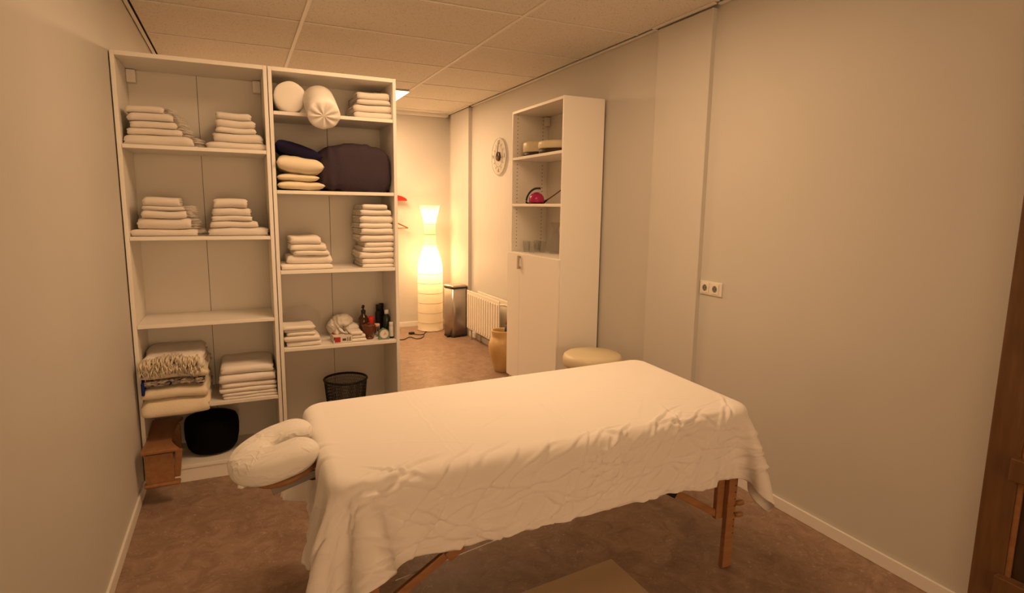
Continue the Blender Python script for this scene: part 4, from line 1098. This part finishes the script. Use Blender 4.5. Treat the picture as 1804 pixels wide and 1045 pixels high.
def wrinkle(X):
    K = 3
    Y = upsample(X, K); Y = upsample(Y.transpose(1, 0, 2), K).transpose(1, 0, 2)
    n1, n2 = Y.shape[:2]
    gu = np.gradient(Y, axis=0); gv = np.gradient(Y, axis=1)
    nr = np.cross(gu, gv); nr /= np.linalg.norm(nr, axis=-1, keepdims=True)+1e-9
    L0, R0, N0, F0 = .34, .25, .272, .16
    U, W = np.meshgrid(np.linspace(-L0, TL+R0, n1), np.linspace(-N0, TWd+F0, n2), indexing='ij')   # metres on the flat sheet
    Hh = np.zeros((n1, n2)); rs = np.random.RandomState(11)
    def crease(u, w, ang, ln, wd, am, curve):
        c, s_ = math.cos(ang), math.sin(ang)
        p = (U-u)*c+(W-w)*s_; q = -(U-u)*s_+(W-w)*c + curve*p*p + .004*np.sin(p*40+u*9)
        m = (np.abs(p) < ln) & (np.abs(q) < wd*5)
        win = np.cos(np.clip(p/ln, -1, 1)*PI/2)**1.2
        Hh[m] += (am*win*(np.exp(-(q/wd)**2)-.75*np.exp(-((q+1.7*wd)/(1.1*wd))**2)))[m]
    for k in range(120):                      # near hanging side, mostly slanting
        ang = rs.choice([rs.uniform(.25, .75), rs.uniform(-.12, .2), rs.uniform(-.6, -.2), rs.uniform(.8, 1.3)], p=[.48, .27, .15, .10])
        crease(rs.uniform(-.15, TL+.1), rs.uniform(-N0, .05), ang, rs.uniform(.06, .26), rs.uniform(.0045, .010), rs.uniform(.0015, .0042), rs.uniform(-1.0, 1.0))
    for k in range(16):                       # knot of creases in the middle of the near edge
        crease(1.02+rs.normal()*.07, -.06+rs.normal()*.05, rs.uniform(-.2, 1.0), rs.uniform(.05, .16), .006, rs.uniform(.002, .0045), rs.uniform(-2, 2))
    for k in range(26):                       # head end, falling folds
        crease(rs.uniform(-L0, .02), rs.uniform(0, TWd), rs.uniform(-.5, .5), rs.uniform(.06, .2), rs.uniform(.006, .012), rs.uniform(.002, .004), rs.uniform(-1, 1))
    for k in range(18): crease(rs.uniform(0, TL), rs.uniform(.1, TWd-.1), rs.uniform(0, PI), rs.uniform(.08, .3), rs.uniform(.004, .007), rs.uniform(.0003, .0008), rs.uniform(-1, 1))
    crease(.93, .45, PI/2, .5, .004, .0012, .03); crease(.42, .45, PI/2, .5, .004, .0010, -.02)
    crease(TL/2, -N0+.018, 0, 3, .003, -.0012, 0)      # hem stitching
    return Y+nr*(2.4*Hh[..., None]), n1, n2
X, nx, ny = wrinkle(X)
UV = [(i, j) for i in range(nx) for j in range(ny)]
u_ = X[..., 0]/TL; v_2 = X[..., 1]/TWd
WX = NL.x*(1-u_)*(1-v_2)+NR.x*u_*(1-v_2)+FL.x*(1-u_)*v_2+FR.x*u_*v_2
WY = NL.y*(1-u_)*(1-v_2)+NR.y*u_*(1-v_2)+FL.y*(1-u_)*v_2+FR.y*u_*v_2
V = [Vector(a_) for a_ in np.stack([WX, WY, X[..., 2]], -1).reshape(-1, 3).tolist()]
Fc = [[i*ny+j, i*ny+j+1, (i+1)*ny+j+1, (i+1)*ny+j] for i in range(nx-1) for j in range(ny-1)]
sh = mk('table_sheet', V, Fc, MSHEET)
at_ = sh.data.attributes.new('hang', 'FLOAT', 'POINT')
at_.data.foreach_set('value', [min(1, max(0, (ZT-v.z-.0)/.14)) for v in V])
tag(sh, 'white cotton sheet draped over the massage table', 'sheet')
md = sh.modifiers.new('thick', 'SOLIDIFY'); md.thickness = .0015; md.offset = 1

# ================================================================== FACE CRADLE
fc = thing('face_cradle', 'padded horseshoe face cradle with white cover at the head of the massage table', 'face cradle', (.07, 2.13, .60))
rot = Matrix.Rotation(math.radians(-16), 3, 'Y')
piv = Vector((.148, 2.125, .732))
def cr(p): return piv + rot @ Vector(p)
# path of the horseshoe, local: opening towards +x
P = []
ra_, ax_ = .097, .105
for i in range(5): P.append((.055-.028*i, ra_, 0))
for i in range(1, 14): A = PI/2+PI*i/14; P.append((-.057+ax_*math.cos(A)*.90, ra_*math.sin(A), 0))
for i in range(5): P.append((-.057+.028*i, -ra_, 0))
V = []; Fc = []; n = 28; K = len(P)
Pv = [Vector(a) for a in P]
for i, p in enumerate(Pv):
    a = Pv[max(i-1, 0)]; b_ = Pv[min(i+1, K-1)]; tt = (b_-a).normalized(); s_ = Vector((-tt.y, tt.x, 0))
    endk = min(i, K-1-i)
    k = [.62, .88, 1][endk] if endk < 3 else 1
    for j in range(n):
        A = 2*PI*j/n; ca, sa = math.cos(A), math.sin(A)
        f = lambda q, e: math.copysign(abs(q)**e, q)
        w_, h_ = .080*k, .052*k
        zz = f(sa, .75)*h_
        sc = 1
        if sa < 0: sc = 1+.05*math.sin(i*2.6+j)*abs(sa)
        q = p+s_*f(ca, .8)*w_*sc+Vector((0, 0, zz+.003*noise.noise(Vector((p.x*30, p.y*30+ca, sa*2)))))
        V.append(cr(q))
for i in range(K-1):
    for j in range(n): Fc.append([i*n+j, i*n+(j+1) % n, (i+1)*n+(j+1) % n, (i+1)*n+j])
c0 = len(V); V.append(cr(Pv[0]+Vector((.02, 0, 0)))); c1 = len(V); V.append(cr(Pv[-1]+Vector((.02, 0, 0))))
for j in range(n): Fc.append([c0, (j+1) % n, j]); Fc.append([c1, (K-1)*n+j, (K-1)*n+(j+1) % n])
o = mk('covered_cushion', V, Fc, MCOVER, fc); o['label'] = 'white gathered cotton cover'
md = o.modifiers.new('sub', 'SUBSURF'); md.levels = 1; md.render_levels = 2
V, Fc = lathe([(.0, -.066), (.148, -.066), (.152, -.062), (.152, -.052), (.148, -.048), (0, -.048)], (-.048, 0, 0), 40, sx=.82)
mk('base_board', [cr(v) for v in V], Fc, MWOOD, fc)
for s in (-1, 1):
    V, Fc = boxdata(-.115, .12, s*.125-.006, s*.125+.006, -.088, -.064, .002); mk('support_bar', [cr(v) for v in V], Fc, MGREY, fc, smooth=False)
mk('peg', *tubedata([cr((-.150, -.03, -.055)), cr((-.205, -.035, -.055)), cr((-.215, -.035, -.050))], [.008, .009, .006], 10), MLINEN, fc)
for s in (-1, 1): mk('mounting_rod', *tubedata([cr((-.02, s*.10, -.075)), Vector((.19, 2.125+s*.10, .64)), Vector((.30, 2.125+s*.10, .64))], .008, 10), MBLKP, fc)
V, Fc = boxdata(.10, .135, -.135, -.10, -.105, -.045, .008); mk('clamp', [cr(v) for v in V], Fc, MBLKP, fc, smooth=False)
